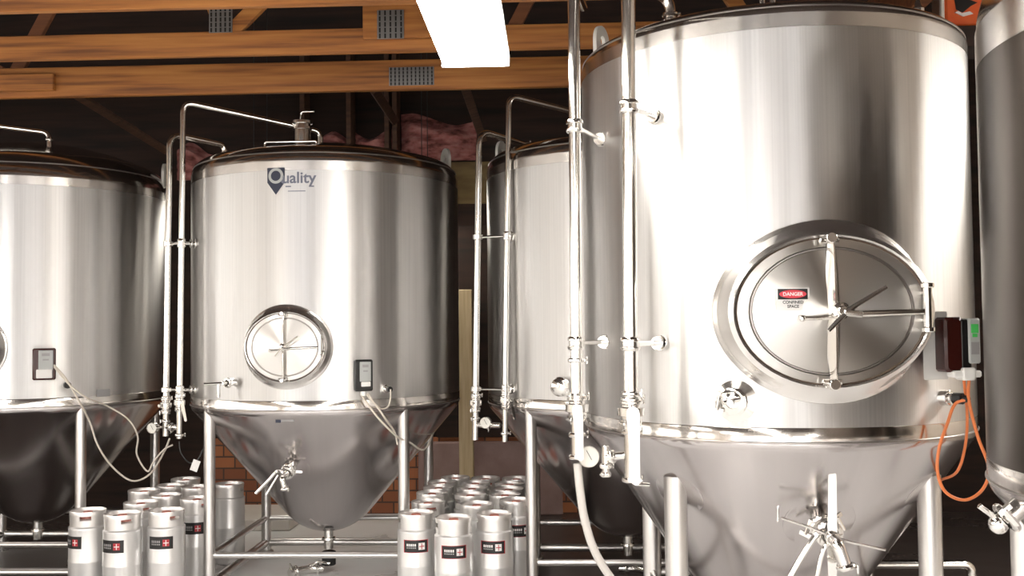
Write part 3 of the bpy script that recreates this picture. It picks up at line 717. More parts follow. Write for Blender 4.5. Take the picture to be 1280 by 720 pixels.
tank_pair(tTh, profT, (599, 163, 594, 550), (636, 119, 631, 552),
    ('thin pipe bending low into the dome of the half hidden tank', 'thin pipe rising high over the half hidden tank top'), (305, 491),
    [(tx - .66, ty - .22), (tx - .0, ty - .25, 3.10)], (.07, -.08, .02))
# vent pipe over the leftmost tank
lx, ly = tLf
e = at(62, 180, ly - .5); ze = head_z(profL, sqrt((e.x - lx)**2 + (e.y - ly)**2))
a0 = at(-60, 150, ly - .5); a1 = at(62, 166, ly - .5)
vp = thing('vent_pipe', (e.x, e.y, ze), 'thin vent pipe bending into the dark dome of the leftmost tank', 'steel pipe')
MB().tube(fillet([a0, a1, V((a1.x, a1.y, ze - .01))], .08), .019, 12).build('tube', 'pipe', vp)
mb = MB(); clampring(mb, V((a1.x, a1.y, ze + .05)), upv, .019); mb.build('clamp', 'fit', vp)
# elbow on the dome of the largest tank
rx, ry = tRt
e = at(838, 24, 4.75); ze = head_z(profR, sqrt((e.x - rx)**2 + (e.y - ry)**2))
vp = thing('vent_pipe', (e.x, e.y, ze), 'steel elbow clamped to the top left of the largest tank dome', 'steel pipe')
k0 = V((e.x, e.y, ze)); MB().tube(fillet([k0, k0 + V((0, 0, .16)), k0 + V((-.22, -.05, .20)), k0 + V((-.5, -.1, .20))], .1), .026, 14).build('tube', 'pipe', vp)
mb = MB(); clampring(mb, k0 + V((0, 0, .035)), upv, .027, wd=V((-1, -.3, 0))); clampring(mb, k0 + V((0, 0, .07)), upv, .027, wd=V((1, -.3, 0)))
mb.build('clamp', 'fit', vp)
# top manway and handrail on the logo tank dome
e = at(378, 175, my - .45); rr = sqrt((e.x - mx)**2 + (e.y - my)**2); ze = head_z(profM, rr)
mb = MB().lathe([(.055, -.02), (.055, .09), (.066, .092), (.066, .108), (.055, .11), (.055, .13), (.068, .132), (.068, .15), (.02, .16)], 24, Matrix.Translation((e.x, e.y, ze)), cap1=True)
zz2 = ze + .16
mb.tube(fillet([V((e.x - .01, e.y - .03, zz2 - .02)), V((e.x - .0, e.y - .03, zz2 + .05)), V((e.x + .09, e.y - .03, zz2 + .05))], .02), .007, 8)
mb.build('pressure_valve', 'fit', midT)
mb = MB(); hy = my - .80
def domez(x, y): return head_z(profM, sqrt((x - mx)**2 + (y - my)**2))
xa, xb = at(331, 180, hy).x, at(396, 180, hy).x; zh = at(362, 177, hy).z
mb.tube(fillet([V((xa, hy, domez(xa, hy) - .01)), V((xa, hy, zh)), V((xb, hy, zh)), V((xb, hy, domez(xb, hy) - .01))], .015), .007, 8)
mb.build('top_handle', 'fit', midT)
e = at(1147, 10, 4.45); rr = sqrt((e.x - rx)**2 + (e.y - ry)**2)
MB().lathe([(.028, -.02), (.028, .03), (.02, .04), (.01, .07)], 14, Matrix.Translation((e.x, e.y, head_z(profR, rr))), cap1=True).build('top_nozzle', 'fit', rtT)
e = at(953, 4, 4.3)
for dx in (-.0, .045):
    MB().cyl((e.x + dx, e.y, head_z(profR, sqrt((e.x + dx - rx)**2 + (e.y - ry)**2)) - .01), (e.x + dx, e.y, 3.32), .012, 12).build('top_nozzle', 'fit', rtT)

# ------------------------------------------------------------------ fittings on the tanks
def local(root): return V(root.location)
def sample_valve(root, c, p, R_, scale=1.0, name='sample_valve'):
    """round ferrule port with clamp and wing nut seen end on"""
    n = V((p.x - c[0], p.y - c[1], 0)).normalized(); T = frame(p, n, (0, 0, 1)); s = scale; mb = MB()
    mb.lathe([(.075 * s, -.01), (.075 * s, .004), (.055 * s, .012), (.036 * s, .02), (.036 * s, .05)], 28, T)
    clampring(mb, p + n * .05 * s, n, .034 * s, wd=V((-1, 0, .15)))
    mb.lathe([(.034 * s, .05 * s), (.034 * s, .066 * s), (.024 * s, .07 * s), (.022 * s, .06 * s), (.001, .06 * s)], 24, T)
    v = mb.build(name, 'fit', root)
    mb = MB(); q = p + n * .08 * s; mb.cyl(q - n * .02 * s, q + n * .03 * s, .014 * s, 12)
    mb.cyl(q + V((-.03 * s, 0, 0)), q + V((.03 * s, 0, .012 * s)), .008 * s, 8)
    mb.build('tap', 'fit', v, inv=True)
p = oncyl(920, 501, *tRt, RR); sample_valve(rtT, tRt, p, RR, 1.15)
p = oncyl(704, 483, *tTh, R)
n = V((p.x - tTh[0], p.y - tTh[1], 0)).normalized()
MB().lathe([(.045, -.01), (.045, .02), (.06, .024), (.06, .05), (.045, .06), (.05, .075), (.03, .085), (.001, .087)], 24, frame(p, n)).build('side_port', 'fit', thT)
def cone_pt(c, Rr, zG, rb, zb, u, v):
    """front intersection of a pixel ray with the cone wall"""
    d = ray(u, v); best = None
    for i in range(4000):
        t = .5 + i * .002; q = CP + d * t
        if q.z > zG or q.z < zb: continue
        rr = rb + (Rr - rb) * (q.z - zb) / (zG - zb)
        if (q.x - c[0])**2 + (q.y - c[1])**2 <= rr * rr: best = q; break
    if best is None: best = at(u, v, c[1] - .5)
    h = V((best.x - c[0], best.y - c[1], 0)).normalized(); sl = (zG - zb) / (Rr - rb)
    return best, V((h.x * sl, h.y * sl, -1)).normalized()
def cone_valve(root, c, Rr, zG, rb, zb, u, v, s, hd, hd2, big=True):
    p, n = cone_pt(c, Rr, zG, rb, zb, u, v)
    n2 = (n + V((0, -.25, .35))).normalized()
    T = frame(p, n, (1, 0, 0)); mb = MB()
    mb.lathe([(.155 * s, -.02), (.155 * s, .0), (.15 * s, .003), (.04 * s, .003)], 36, T); pad = mb.build('port_pad', 'cone', root)
    mb = MB(); mb.cyl(p - n * .03, p + n2 * .07 * s, .040 * s, 20)
    clampring(mb, p + n2 * .07 * s, n2, .042 * s, wd=V((-1, 0, .3)))
    mb.cyl(p + n2 * .07 * s, p + n2 * .13 * s, .036 * s, 20)
    clampring(mb, p + n2 * .13 * s, n2, .040 * s, wd=V((.9, 0, .5)))
    mb.cyl(p + n2 * .13 * s, p + n2 * .19 * s, .030 * s, 18)
    q = p + n2 * .19 * s
    mb.tube(fillet([q, q + n2 * .05 * s, q + n2 * .05 * s + V((.03 * s, -.01, -.10 * s))], .04 * s), .026 * s, 14)
    clampring(mb, q + n2 * .05 * s + V((.028 * s, -.01, -.085 * s)), down + V((.2, 0, 0)), .027 * s, wd=V((1, -.2, 0)))
    val = mb.build('drain_valve', 'fit', root)
    # levers
    for (o_, d_, L, w) in hd2:
        o = p + n2 * o_ * s; dv = V(d_).normalized()
        mb = MB(); Tn = frame(o, V((0, -1, 0)), dv)
        mb.prism([(0, -w), (L, -w * .8), (L + w * .4, 0), (L, w * .8), (0, w)], -.004, .004, T=Tn)
        mb.build('lever', 'fit', val, inv=True)
    for (o_, pts, r_) in hd:
        o = p + n2 * o_ * s; mb = MB(); mb.tube(spline([o + V(t) * s for t in pts], 5), r_ * s, 10)
        mb.build('lever', 'fit', val, inv=True)
    return val
cone_valve(rtT, tRt, RR, 1.253, .16, .13, 1024, 652, 1.0,
    [(.10, [(0, -.03, 0), (-.05, -.05, 0), (-.12, -.05, -.10), (-.19, -.05, -.22)], .014), (.13, [(0, -.04, -.02), (-.04, -.05, -.06), (-.08, -.05, -.22)], .010),
     (.13, [(-.20, -.02, .07), (-.08, -.03, .03), (.05, -.03, -.02), (.22, -.03, -.06)], .006),
     (.05, [(-.19, 0, .02), (-.18, 0, .10), (-.12, 0, .15), (-.05, 0, .16)], .005)],
    [(.17, (.02, -.50, 1), .26, .020), (.16, (0, 0, -1), .30, .020)])
cone_valve(midT, tMid, R, 1.23, .30, .44, 366, 583, .78,
    [(.14, [(0, -.03, 0), (-.07, -.04, .02), (-.14, -.04, -.05), (-.25, -.04, -.16)], .014), (.16, [(-.05, -.05, 0), (-.10, -.05, -.08), (-.15, -.05, -.16)], .009)],
    [(.10, (1, 0, -.05), .09, .010)])
# small copper toned sample tap on the logo tank
p = oncyl(292, 478, *tMid, R); n = V((p.x - mx, p.y - my, 0)).normalized(); mb = MB()
mb.cyl(p - n * .01, p + n * .05, .02, 14); clampring(mb, p + n * .05, n, .022); mb.cyl(p + n * .05, p + n * .10, .014, 12)
q = p + n * .09; mb.tube([q, q + V((-.12, -.01, -.005))], .010, 8); mb.cyl(q + V((-.03, 0, 0)), q + V((-.03, 0, -.09)), .011, 10)
mb.build('sample_valve', 'fit', midT)
# rating plate under the band and makers logo
def curved(root, name, c, Rr, u, v, w, h, cols, off=.0035, sharp=35, cells=None, Rz=None):
    p = oncyl(u, v, c[0], c[1], Rr); phi0 = atan2(p.x - c[0], -(p.y - c[1])); mb = MB(); n = 10
    def pt(s, z, o): a = phi0 + s / Rr; return (c[0] + sin(a) * (Rr + o), c[1] - cos(a) * (Rr + o), p.z + z)
    for (x0, x1, z0, z1, mi, o) in cells:
        m = max(2, int((x1 - x0) * w / .03)); rs = [[pt((x0 + (x1 - x0) * i / m) * w, z * h, oo) for i in range(m + 1)] for z, oo in ((z0, 0), (z0, o), (z1, o), (z1, 0))]
        mb.rings([r[::1] for r in rs][::-1] if False else rs, mi, False)
    return mb.build(name, cols, root), p, phi0
def logo():
    p = oncyl(345, 224, mx, my, R); phi0 = atan2(p.x - mx, -(p.y - my)); T = face(mx, my, R + .0015, phi0, p.z)
    bend = lambda x: sqrt(max(0, R * R - x * x)) - R
    k = 1 / 190.
    mb = MB()
    def flat(poly, o, mi):
        mb.add([(x, y, bend(x) + o) for x, y in poly], [tuple(range(len(poly)))], mi, T)
    # navy pointer with ring, and a wedge underneath
    flat([(-11 * k, 14 * k), (-11 * k, -4 * k), (0, -19 * k), (11 * k, -4 * k), (11 * k, 14 * k)], .001, 0)
    rp = lambda r, x0=0, y0=4 * k: [(x0 + r * cos(2 * pi * t / 28), y0 + r * sin(2 * pi * t / 28)) for t in range(28)]
    flat(rp(9.5 * k), .002, 2); flat(rp(6.2 * k), .003, 0)
    flat([(9 * k, -1 * k), (12 * k, -5 * k), (9 * k, -6 * k), (6 * k, -3 * k)], .0035, 1)
    flat([(12 * k, -8.5 * k), (46 * k, -8.5 * k), (46 * k, -10 * k), (12 * k, -10 * k)], .001, 1)
    flat([(15 * k, -14.5 * k), (36 * k, -14.5 * k), (36 * k, -15.5 * k), (15 * k, -15.5 * k)], .001, 1)
    o = mb.build('maker_logo', ['navy', 'bluegrey', 'greyface'], midT)
    o['label'] = 'navy pointer emblem with blue grey lettering'
    text('uality', T @ Matrix.Translation((28 * k, -5 * k, .002)), 19 * k, 'bluegrey', o, 'lettering', bend=lambda x: bend(x + 28 * k) )
logo()
curved(midT, 'rating_plate', tMid, R * .97, 356, 524, .12, .045, ['labelgrey', 'navy'], cells=[(-.5, -.2, -.5, .5, 1, .004), (-.2, .5, -.3, .3, 0, .004)])
# ------------------------------------------------------------------ weld seam line on the big cone
a, na = cone_pt(tRt, RR, 1.253, .16, .13, 1162, 556); b, nb = cone_pt(tRt, RR, 1.253, .16, .13, 1080, 712)
mb = MB(); mb.tube([a + na * .001, (a + b) / 2 + na * .002, b + nb * .001], .004, 6); mb.build('cone_seam', 'pipe', rtT)

# ------------------------------------------------------------------ control boxes, cords
def box_on(c, Rr, u, v, yaw_off=0):
    p = oncyl(u, v, c[0], c[1], Rr); phi = atan2(p.x - c[0], -(p.y - c[1])); return p, face(c[0], c[1], Rr, phi, p.z)
# big red-brown box
cx, cy = tRt
p, T = box_on(tRt, RR, 1176, 434)
n3 = T.to_3x3() @ V((0, 0, 1))
cb = thing('control_box', tuple(p), 'dark red glossy control box with grey display on the largest tank', 'control box')
D = V((.55, -.85, 0)).normalized()     # the box looks past the tank, towards the camera's right
Tb = frame(at(1176, 432, p.y - .03), (-.12, -1, .0), (1, 0, 0)); Tb = frame(at(1168, 432, p.y - .05), V((.10, -1, 0)), (1, .10, 0))
MB().box((0, 0, 0), (.115, .285, .012), T=Tb, bev=.004).build('backing_plate', 'white', cb)
mb = MB(); mb.box((.034, .005, .055), (.078, .225, .095), T=Tb, bev=.010); mb.build('housing', 'redbrown', cb)
mb = MB(); mb.box((.082, .005, .06), (.045, .205, .09), T=Tb, bev=.006); mb.build('side_cover', 'black', cb)
mb = MB(); mb.box((.114, .020, .070), (.050, .185, .085), T=Tb, bev=.006); dsp = mb.build('display', 'greyface', cb)
mb = MB(); mb.box((.114, .070, .114), (.030, .036, .002), T=Tb); mb.box((.114, .042, .114), (.020, .014, .002), T=Tb); mb.build('lit_symbol', 'green', dsp, inv=True)
mb = MB(); mb.box((.114, -.01, .114), (.034, .05, .002), T=Tb); mb.build('keypad', 'labelgrey', dsp, inv=True)
mb = MB(); mb.box((.080, -.115, .085), (.120, .028, .06), T=Tb, bev=.006); mb.box((.085, -.115, .085), (.055, .052, .07), T=Tb, bev=.006); mb.build('conduit_coupling', 'white', cb)
# bracket linking the plate with the shell
mb = MB(); mb.cyl(Tb @ V((-.02, .06, -.005)), p + V((0, .02, .06)), .012, 8); mb.cyl(Tb @ V((-.02, -.08, -.005)), p + V((0, .02, -.08)), .012, 8); mb.build('stand_off', 'fit', cb)
# thermowell under it
p2 = oncyl(1178, 497, *tRt, RR); n4 = V((p2.x - cx, p2.y - cy, 0)).normalized()
tw = thing('temperature_probe', tuple(p2), 'black and chrome temperature probe under the dark red control box', 'probe')
mb = MB(); mb.cyl(p2 - n4 * .004, p2 + n4 * .035, .032, 18); mb.cyl(p2 + n4 * .035, p2 + n4 * .05, .022, 14); mb.build('socket', 'fit', tw)
mb = MB(); mb.cyl(p2 + n4 * .05, p2 + n4 * .095, .024, 16); mb.cyl(p2 + n4 * .095, p2 + n4 * .12, .015, 12); mb.build('probe_head', 'black', tw)
oz = [Tb @ V((.10, -.13, .085)), at(1211, 500, p.y - .10), at(1222, 545, p.y - .10), at(1236, 585, p.y - .11), at(1228, 612, p.y - .12), at(1206, 625, p.y - .12), at(1182, 615, p.y - .12),
      at(1172, 590, p.y - .11), at(1174, 560, p.y - .10), at(1184, 530, p.y - .09), at(1194, 505, p.y - .08), p2 + n4 * .12]
tag(MB().tube(spline(oz, 7), .0065, 10).build('power_cord', 'orange'), 'orange cord hanging in a loop below the dark red control box', 'cord')
oz = [Tb @ V((.08, -.135, .08)), at(1209, 520, p.y + .0), at(1206, 560, p.y + .02), at(1196, 590, p.y + .04), cone_pt(tRt, RR, 1.253, .16, .13, 1176, 600)[0]]
tag(MB().tube(spline(oz, 7), .006, 8).build('power_cord', 'orange'), 'second orange cord dropping straight behind the loop to the frame', 'cord')
# black and grey box on the logo tank
def small_box(tank, u, v, w, h, label, cols, tname):
    p, T = box_on(tank, R, u, v)
    rt = thing('control_box', tuple(p), label, 'control box')
    MB().box((0, 0, .022), (w, h, .044), T=T, bev=.008).build('housing', cols[0], rt)
    d = MB().box((w * .06, h * .12, .046), (w * .62, h * .62, .006), T=T, bev=.002).build('display', 'greyface', rt)
    mb = MB(); mb.box((w * .06, h * .30, .050), (w * .34, h * .09, .002), T=T); mb.box((w * .06, h * .14, .050), (w * .26, h * .05, .002), T=T); mb.build('symbol', 'labelgrey', d, inv=True)
    return p, T, rt
p, T, rt_ = small_box(tMid, 453, 469, .115, .20, 'small black control box with grey face on the logo tank', ('black',), '')
mb = MB(); mb.box((.01, -.055, .048), (.06, .03, .01), T=T, bev=.003); mb.build('button_panel', 'labelwhite', rt_)
mb = MB(); mb.cyl(T @ V((-.0, -.10, .022)), T @ V((0, -.13, .022)), .02, 14); mb.build('cable_gland', 'white', rt_)
gl = T @ V((-.01, -.13, .022)); gl2 = T @ V((.02, -.12, .022)); YM = my
p5 = oncyl(481, 486, *tMid, R); n5 = V((p5.x - mx, p5.y - my, 0)).normalized()
tw = thing('temperature_probe', tuple(p5), 'small black headed probe right of the box on the logo tank', 'probe')
mb = MB(); mb.cyl(p5 - n5 * .004, p5 + n5 * .03, .026, 16); mb.cyl(p5 + n5 * .03, p5 + n5 * .05, .016, 12); mb.build('socket', 'fit', tw)
mb = MB(); mb.cyl(p5 + n5 * .05, p5 + n5 * .085, .018, 12); mb.build('probe_head', 'black', tw)
yb = p.y - .04
lg = V((mx + .645, my - .645, 0))     # front right leg
tag(MB().tube(spline([gl, at(463, 510, yb), at(475, 525, yb + .02), at(490, 540, yb + .06), at(500, 548, lg.y - .06), at(512, 553, lg.y + .02), at(530, 562, lg.y + .25), V((at(540, 562, lg.y + .5).x, lg.y + .6, 1.0))], 6), .0065, 8).build('power_cord', 'cord'),
    'cream cord sagging from the black control box past the frame leg', 'cord', 'cords on the logo tank')
tag(MB().tube(spline([gl2, at(471, 508, yb), at(482, 524, yb + .03), at(493, 540, lg.y - .07), at(497, 556, lg.y - .06)], 6), .0065, 8).build('power_cord', 'cord'),
    'cream cord running beside the longer one from the black control box to the leg top', 'cord', 'cords on the logo tank')
tag(MB().tube(spline([T @ V((.03, -.115, .03)), at(468, 504, yb), at(477, 511, p5.y - .05), at(485, 508, p5.y - .07), at(488, 498, p5.y - .08), p5 + n5 * .085], 6), .005, 8).build('power_cord', 'cord'),
    'short looped cream cord joining the black control box and its probe', 'cord', 'cords on the logo tank')
# red and black box on the leftmost tank
p, T, rt_ = small_box(tLf, 55, 455, .145, .215, 'small dark red and black control box on the leftmost tank', ('redbrown',), '')
mb = MB(); mb.box((0, -.065, .052), (.10, .06, .014), T=T, bev=.006); mb.build('button_panel', 'labelwhite', rt_)
p6 = oncyl(82, 481, *tLf, R); n6 = V((p6.x - lx, p6.y - ly, 0)).normalized()
tw = thing('temperature_probe', tuple(p6), 'small black probe below the box on the leftmost tank', 'probe')
mb = MB(); mb.cyl(p6 - n6 * .004, p6 + n6 * .03, .022, 14); mb.build('socket', 'white', tw)
mb = MB(); mb.cyl(p6 + n6 * .03, p6 + n6 * .07, .024, 12); mb.build('probe_head', 'black', tw)
s0 = T @ V((.055, .0, .03)); yl = p.y
l2 = V((lx + .645, ly - .645, 0)); yq = l2.y
tag(MB().tube(spline([s0, at(82, 473, yl - .06), at(98, 500, yl - .04), at(112, 527, yq - .07), at(122, 556, yq - .06), at(140, 583, yq), at(165, 601, yq + .05), at(188, 592, yq + .1), at(205, 565, yq + .1), at(212, 548, yq + .1)], 7), .0065, 8).build('power_cord', 'cord'),
    'cream cord drooping in a wide loop from the leftmost tank to the pipes', 'cord', 'cords on the leftmost tank')
c1 = oncyl(128, 500, *tLf, R)
tag(MB().tube(spline([s0 + V((0, 0, -.01)), at(86, 480, yl - .07), at(108, 497, yl - .05), at(135, 508, c1.y - .05), at(160, 524, yq), at(172, 545, yq + .02), at(171, 568, yq + .03), at(184, 589, yq + .05), at(192, 577, yq + .06), at(205, 562, yq + .08), at(216, 556, yq + .1)], 7), .006, 8).build('power_cord', 'cord'),
    'cream cord hanging to a sharp point beside the wide loop on the leftmost tank', 'cord', 'cords on the leftmost tank')
curved(lfT, 'rating_plate', tLf, R, 129, 491, .10, .05, ['labelgrey', 'navy'], cells=[(-.5, .5, -.5, .5, 0, .004)])
q0 = at(224, 552, my - .6)
tag(MB().tube(spline([q0, at(226, 566, my - .6), at(236, 578, my - .6), at(246, 576, my - .6), at(254, 562, my - .6), at(262, 545, my - .62)], 6), .005, 8).build('tag_wire', 'black'), 'thin dark wire looping from the pipe end to the leg beside the logo tank', 'wire')
qt = at(244, 582, my - .61)
tag(MB().box((0, 0, 0), (.05, .075, .004), T=Matrix.Translation(qt) @ Matrix.Rotation(.35, 4, 'Y') @ Matrix.Rotation(pi / 2, 4, 'X'), bev=.001).build('paper_tag', 'labelwhite'), 'small white tag hanging on the dark wire between the pipes and the leg', 'tag')

# ------------------------------------------------------------------ kegs
KR, KH = .1175, .59
def make_keg(red_border, detail=True, slot=-.7):
    r = thing('keg', (0, 0, 0), 'x', 'keg', None, world=False); r['category'] = 'keg'
    n = 40 if detail else 24
    MB().lathe([(KR * .80, .0), (KR * .88, .004), (KR * .88, .03), (KR * .97, .045), (KR, .06), (KR, .262), (KR * 1.012, .268), (KR * 1.012, .276), (KR, .282), (KR, .470), (KR * 1.008, .476), (KR * 1.0, .486), (KR * .93, .494), (KR * .7, .535), (KR * .2, .545), (.001, .545)], n, cap0=True).build('barrel', 'keg', r)
    # top chime with two hand slots (a rolled ring, open to show the recess)
    mb = MB(); t = .004
    def ringpt(a, rr, z): return (rr * cos(a), rr * sin(a), z)
    na = 48; slots = [(slot - .35, slot + .35), (slot + pi - .35, slot + pi + .35)]
    def inslot(a):
        return any(lo + 1e-6 < a + q < hi - 1e-6 for lo, hi in slots for q in (-2 * pi, 0, 2 * pi))
    zs = [.485, .535, .562, .585, .590, .585]
    Rs = [KR * .92, KR * .935, KR * .935, KR * .955, KR * .94, KR * .915]
    angs = [2 * pi * i / na for i in range(na)]
    vo = [[ringpt(a, Rs[k], zs[k]) for a in angs] for k in range(6)] + [[ringpt(a, KR * .905, .562) for a in angs], [ringpt(a, KR * .905, .535) for a in angs], [ringpt(a, KR * .89, .50) for a in angs]]
    vs = [p for rr in vo for p in rr]; fs = []
    for k in range(8):
        for i in range(na):
            am = (angs[i] + pi / na)
            if k in (1, 6) and inslot(am): continue
            j = (i + 1) % na; fs.append((k * na + i, k * na + j, (k + 1) * na + j, (k + 1) * na + i))
    mb.add(vs, fs); mb.build('top_ring', 'kegrim', r)
    MB().lathe([(.054, .530), (.054, .556), (.046, .566), (.030, .569), (.028, .580), (.001, .582)], 18).build('valve_cap', 'rust', r)
    if detail:
        mb = MB(); w, h, zc = .158, .078, .40
        def patch(x0, x1, z0, z1, mi, o):
            m = max(2, int((x1 - x0) / .008)); rs = []
            for z, oo in ((z0, 0), (z0, o), (z1, o), (z1, 0)):
                rs.append([((KR + oo) * sin((x0 + (x1 - x0) * i / m) / KR), -(KR + oo) * cos((x0 + (x1 - x0) * i / m) / KR), zc + z) for i in range(m + 1)])
            mb.rings(rs, mi, False)
        if red_border: patch(-w / 2, w / 2, -h / 2, h / 2, 1, .0012); patch(-w / 2 + .006, w / 2 - .006, -h / 2 + .003, h / 2 - .003, 0, .0018)
        else: patch(-w / 2, w / 2, -h / 2, h / 2, 0, .0018)
        for i in range(5):   # blurred lettering as small upright strokes in two rows
            x = -.058 + i * .0125
            patch(x, x + .0085, .001, .016, 2 if red_border else 3, .0024); patch(x, x + .009, -.013, -.005, 3, .0024)
        patch(.016, .056, -.021, .021, 2 if red_border else 1, .0024)
        c2 = 1 if red_border else 2
        patch(.0335, .0385, -.018, .018, c2, .003); patch(.020, .052, -.0025, .0025, c2, .003)
        mb.build('label', ['labelblack', 'labelred', 'labelwhite', 'labelgrey'], r)
    return r
def copy_tree(o):
    c = o.copy(); C.objects.link(c)
    for ch in list(o.children):
        d = ch.copy(); C.objects.link(d); d.parent = c
    return c
def drop(o):
    for ch in list(o.children): bpy.data.objects.remove(ch)
    bpy.data.objects.remove(o)
kL, kR_, kP = make_keg(False), make_keg(True, True, .15), make_keg(False, False)
ZT = KH
placed = []
def place(proto, x, y, rz, label, group, s=1.0):
    # nudge away from kegs already standing there
    for _ in range(60):
        moved = False
        for (qx, qy, qr) in placed:
            d = sqrt((x - qx)**2 + (y - qy)**2); need = (KR * 1.02) * s + qr
            if d < need:
                ux, uy = ((x - qx) / d, (y - qy) / d) if d > 1e-6 else (0, 1)
                x += ux * (need - d + .001); y += uy * (need - d + .001); moved = True
        if not moved: break
    placed.append((x, y, KR * 1.02 * s))
    c = copy_tree(proto); c.location = (x, y, 0); c.rotation_euler = (0, 0, rz); c.scale = (s, s, s if s == 1 else 1)
    c['label'] = label; c['group'] = group; return c
def keg_at(proto, u, v, rz, label, group, s=1.0, z=KH):
    p = onz(u, v, z); return place(proto, p.x, p.y, rz, label, group, s)
for T_ in (tMid, tTh, tLf):
    for dx in (-.645, .645):
        for dy in (-.645, .645): placed.append((T_[0] + dx, T_[1] + dy, .052))
gL = 'kegs standing between the leftmost tank and the logo tank'
keg_at(kL, 110, 637, -.55, 'front left keg of the left group, its label turned half away to the left', gL)
keg_at(kL, 153, 641, -.18, 'front middle keg of the left group, its hand slot turned right', gL)
keg_at(kL, 208, 637, .05, 'front right keg of the left group, label facing straight out', gL)
keg_at(kL, 246, 622, .10, 'shaded keg just left of the front leg of the logo tank, label half hidden', gL)
keg_at(kP, 176, 627, 0, 'keg just behind the gap of the front middle and front right kegs, left group', gL)
keg_at(kP, 286, 604, .6, 'grey keg seen just right of the front left leg of the logo tank', gL)
for (u, v, l) in [(180, 612, 'pale topped keg in the third row behind the front middle keg, left group'), (207, 618, 'keg directly behind the front right keg of the left group'),
                  (213, 606, 'keg with a bright white rim third behind the front right keg, left group'),
                  (240, 606, 'bright rimmed keg directly behind the shaded keg of the left group'), (232, 598, 'rearmost bright rimmed keg of the left group beside the leg')]:
    keg_at(kP, u, v, .9, l, gL)
gR = 'kegs standing between the logo tank and the half hidden tank'
keg_at(kR_, 520, 640, .12, 'front left keg of the right group, beside the leg of the logo tank', gR)
keg_at(kR_, 567, 646, .10, 'front middle keg of the right group, nearest of all, red edged label', gR)
keg_at(kR_, 618, 641, -.05, 'front right keg of the right group, red edged label facing out', gR)
keg_at(kR_, 645, 624, .35, 'shaded keg behind the front right keg of the right group', gR)
rows = [('second', [(535, 626), (596, 629)]), ('third', [(540, 615), (588, 617), (633, 618)]), ('fourth', [(548, 608), (590, 609), (636, 610)]),
        ('fifth', [(552, 603), (594, 603), (637, 604)]), ('rearmost', [(562, 598.5), (600, 598), (638, 599)])]
for rn, lst in rows:
    names = ['left', 'right'] if len(lst) == 2 else ['left', 'middle', 'right']
    for (u, v), nm in zip(lst, names):
        keg_at(kP, u, v, random.uniform(0, 3), '%s row keg of the right group, %s one of its row' % (rn, nm), gR)
for k in (kL, kR_, kP): drop(k)

# ------------------------------------------------------------------ floor pieces, orange case
p0 = onz(383, 712, .03)
ff = thing('drain_fitting', (p0.x, p0.y, 0), 'chrome pipe fitting lying on the floor under the logo tank', 'pipe fitting')
mb = MB(); a = V((p0.x - .09, p0.y - .12, .035)); b = V((p0.x + .02, p0.y + .0, .035)); c = V((p0.x + .12, p0.y + .02, .035))
mb.tube(fillet([a, b, c], .05), .027, 14); clampring(mb, b + (c - b) * .6, c - b, .03, wd=V((0, -.5, .6))); clampring(mb, a + (b - a) * .3, b - a, .03, wd=V((-1, 0, .5)))
mb.build('elbow', 'fit', ff)
MB().tube([b + V((0, 0, .02)), b + V((.08, -.04, .06)), b + V((.16, -.05, .05))], .010, 8).build('lever', 'fit', ff)
dv = V((tMid[0], tMid[1], 0))
mb = MB(); mb.lathe([(.045, .05), (.05, .055), (.05, .145), (.04, .15)], 20, Matrix.Translation(dv), cap0=True, cap1=True); mb.build('outlet_boot', 'rubber', midT)
p0 = onz(792, 712, .03)
ff = thing('drain_fitting', (p0.x, p0.y, 0), 'chrome pipe fitting lying on the floor beside the hose', 'pipe fitting')
mb = MB(); a = V((p0.x - .10, p0.y + .02, .035)); b = V((p0.x + .03, p0.y, .035)); c = V((p0.x + .10, p0.y - .10, .035))
mb.tube(fillet([a, b, c], .05), .024, 14); clampring(mb, a + (b - a) * .4, b - a, .027, wd=V((0, -.5, .6))); mb.build('elbow', 'fit', ff)
MB().tube([b + V((0, 0, .02)), b + V((-.08, -.04, .06)), b + V((-.15, -.05, .06))], .009, 8).build('lever', 'fit', ff)
# low pipe ending in an elbow between the two right tanks
Yd = 6.0; a = at(1085, 706, Yd); b = at(1214, 710, Yd)
dp = thing('drain_pipe', (b.x, b.y, 0), 'low horizontal steel pipe ending in a downturned elbow between the right hand tanks', 'steel pipe')
MB().tube(fillet([V((a.x, a.y, a.z)), V((b.x, b.y, a.z)), V((b.x, b.y, .0))], .05), .028, 14).build('tube', 'pipe', dp)
mb = MB(); clampring(mb, V((b.x, b.y, a.z - .09)), upv, .03); mb.cyl((a.x + .01, a.y, 0), (a.x + .01, a.y, a.z), .02, 12); mb.build('clamp', 'fit', dp)
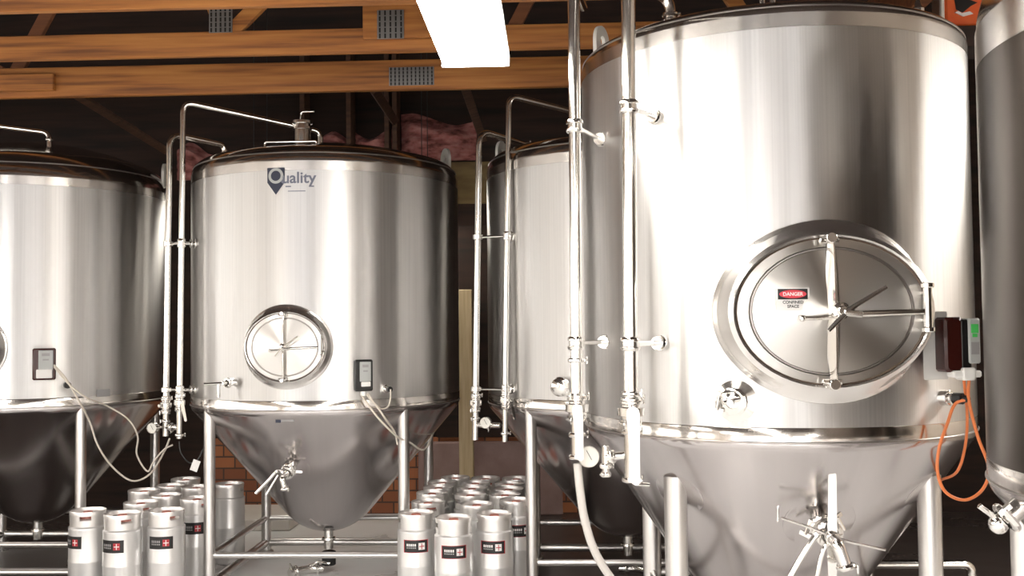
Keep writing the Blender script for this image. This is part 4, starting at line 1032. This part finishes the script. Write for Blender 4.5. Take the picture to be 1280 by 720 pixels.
# fittings on the far right tank
q, nq = cone_pt(tFar, R, 1.25, .25, .40, 1279, 630)
mb = MB(); mb.cyl(q - nq * .01, q + nq * .06, .03, 14); clampring(mb, q + nq * .06, nq, .032); mb.ball(q + nq * .09, .028); mb.cyl(q + nq * .08, q + nq * .08 + V((-.07, -.02, .05)), .008, 8)
mb.build('drain_valve', 'fit', frT)
# orange case on the middle truss
Yo = 6.2; zo = 3.55; xo0, xo1 = at(1172, 20, Yo).x, at(1262, 20, Yo).x; xo = (xo0 + xo1) / 2; wo = xo1 - xo0
oc = thing('tool_case', (xo, Yo, zo), 'orange moulded tool case on the loft joist above the gap between the right tanks', 'tool case')
mb = MB(); mb.box((xo, Yo, zo + .16), (wo, .16, .32), bev=.03); mb.build('shell', 'orangecase', oc)
mb = MB(); mb.box((xo - wo * .5, Yo - .01, zo + .16), (.03, .14, .26), bev=.01); mb.build('side_edge', 'lug', oc)
mb = MB(); T = Matrix(((1, 0, 0, xo - wo * .18), (0, 0, -1, Yo - .078), (0, 1, 0, zo + .15), (0, 0, 0, 1)))
mb.prism([(-.06, -.03), (-.02, -.05), (.03, -.01), (.07, .01), (.02, .03), (-.03, .06), (-.07, .04)], 0, .006, T=T); mb.build('handle_recess', 'black', oc)
mb = MB(); mb.prism([(-.07, -.05), (-.02, -.075), (.04, -.06), (.02, -.045), (-.03, -.055), (-.05, -.04)], 0, .012, T=T); mb.build('latch', 'labelwhite', oc)
mb = MB(); mb.box((xo + wo * .12, Yo - .081, zo + .16), (.012, .004, .28)); mb.build('seam', 'black', oc)

# ------------------------------------------------------------------ LIGHT / RENDER SETTINGS
w = bpy.data.worlds.new('world'); bpy.context.scene.world = w; w.use_nodes = True
w.node_tree.nodes['Background'].inputs[0].default_value = (.6, .7, .85, 1); w.node_tree.nodes['Background'].inputs[1].default_value = .3
vs = bpy.context.scene.view_settings
vs.view_transform = 'Standard'; vs.look = 'None'; vs.gamma = 1; vs.use_curve_mapping = False; vs.exposure = 0.0
for o in bpy.data.objects:
    if '_w' in o.keys(): del o['_w']
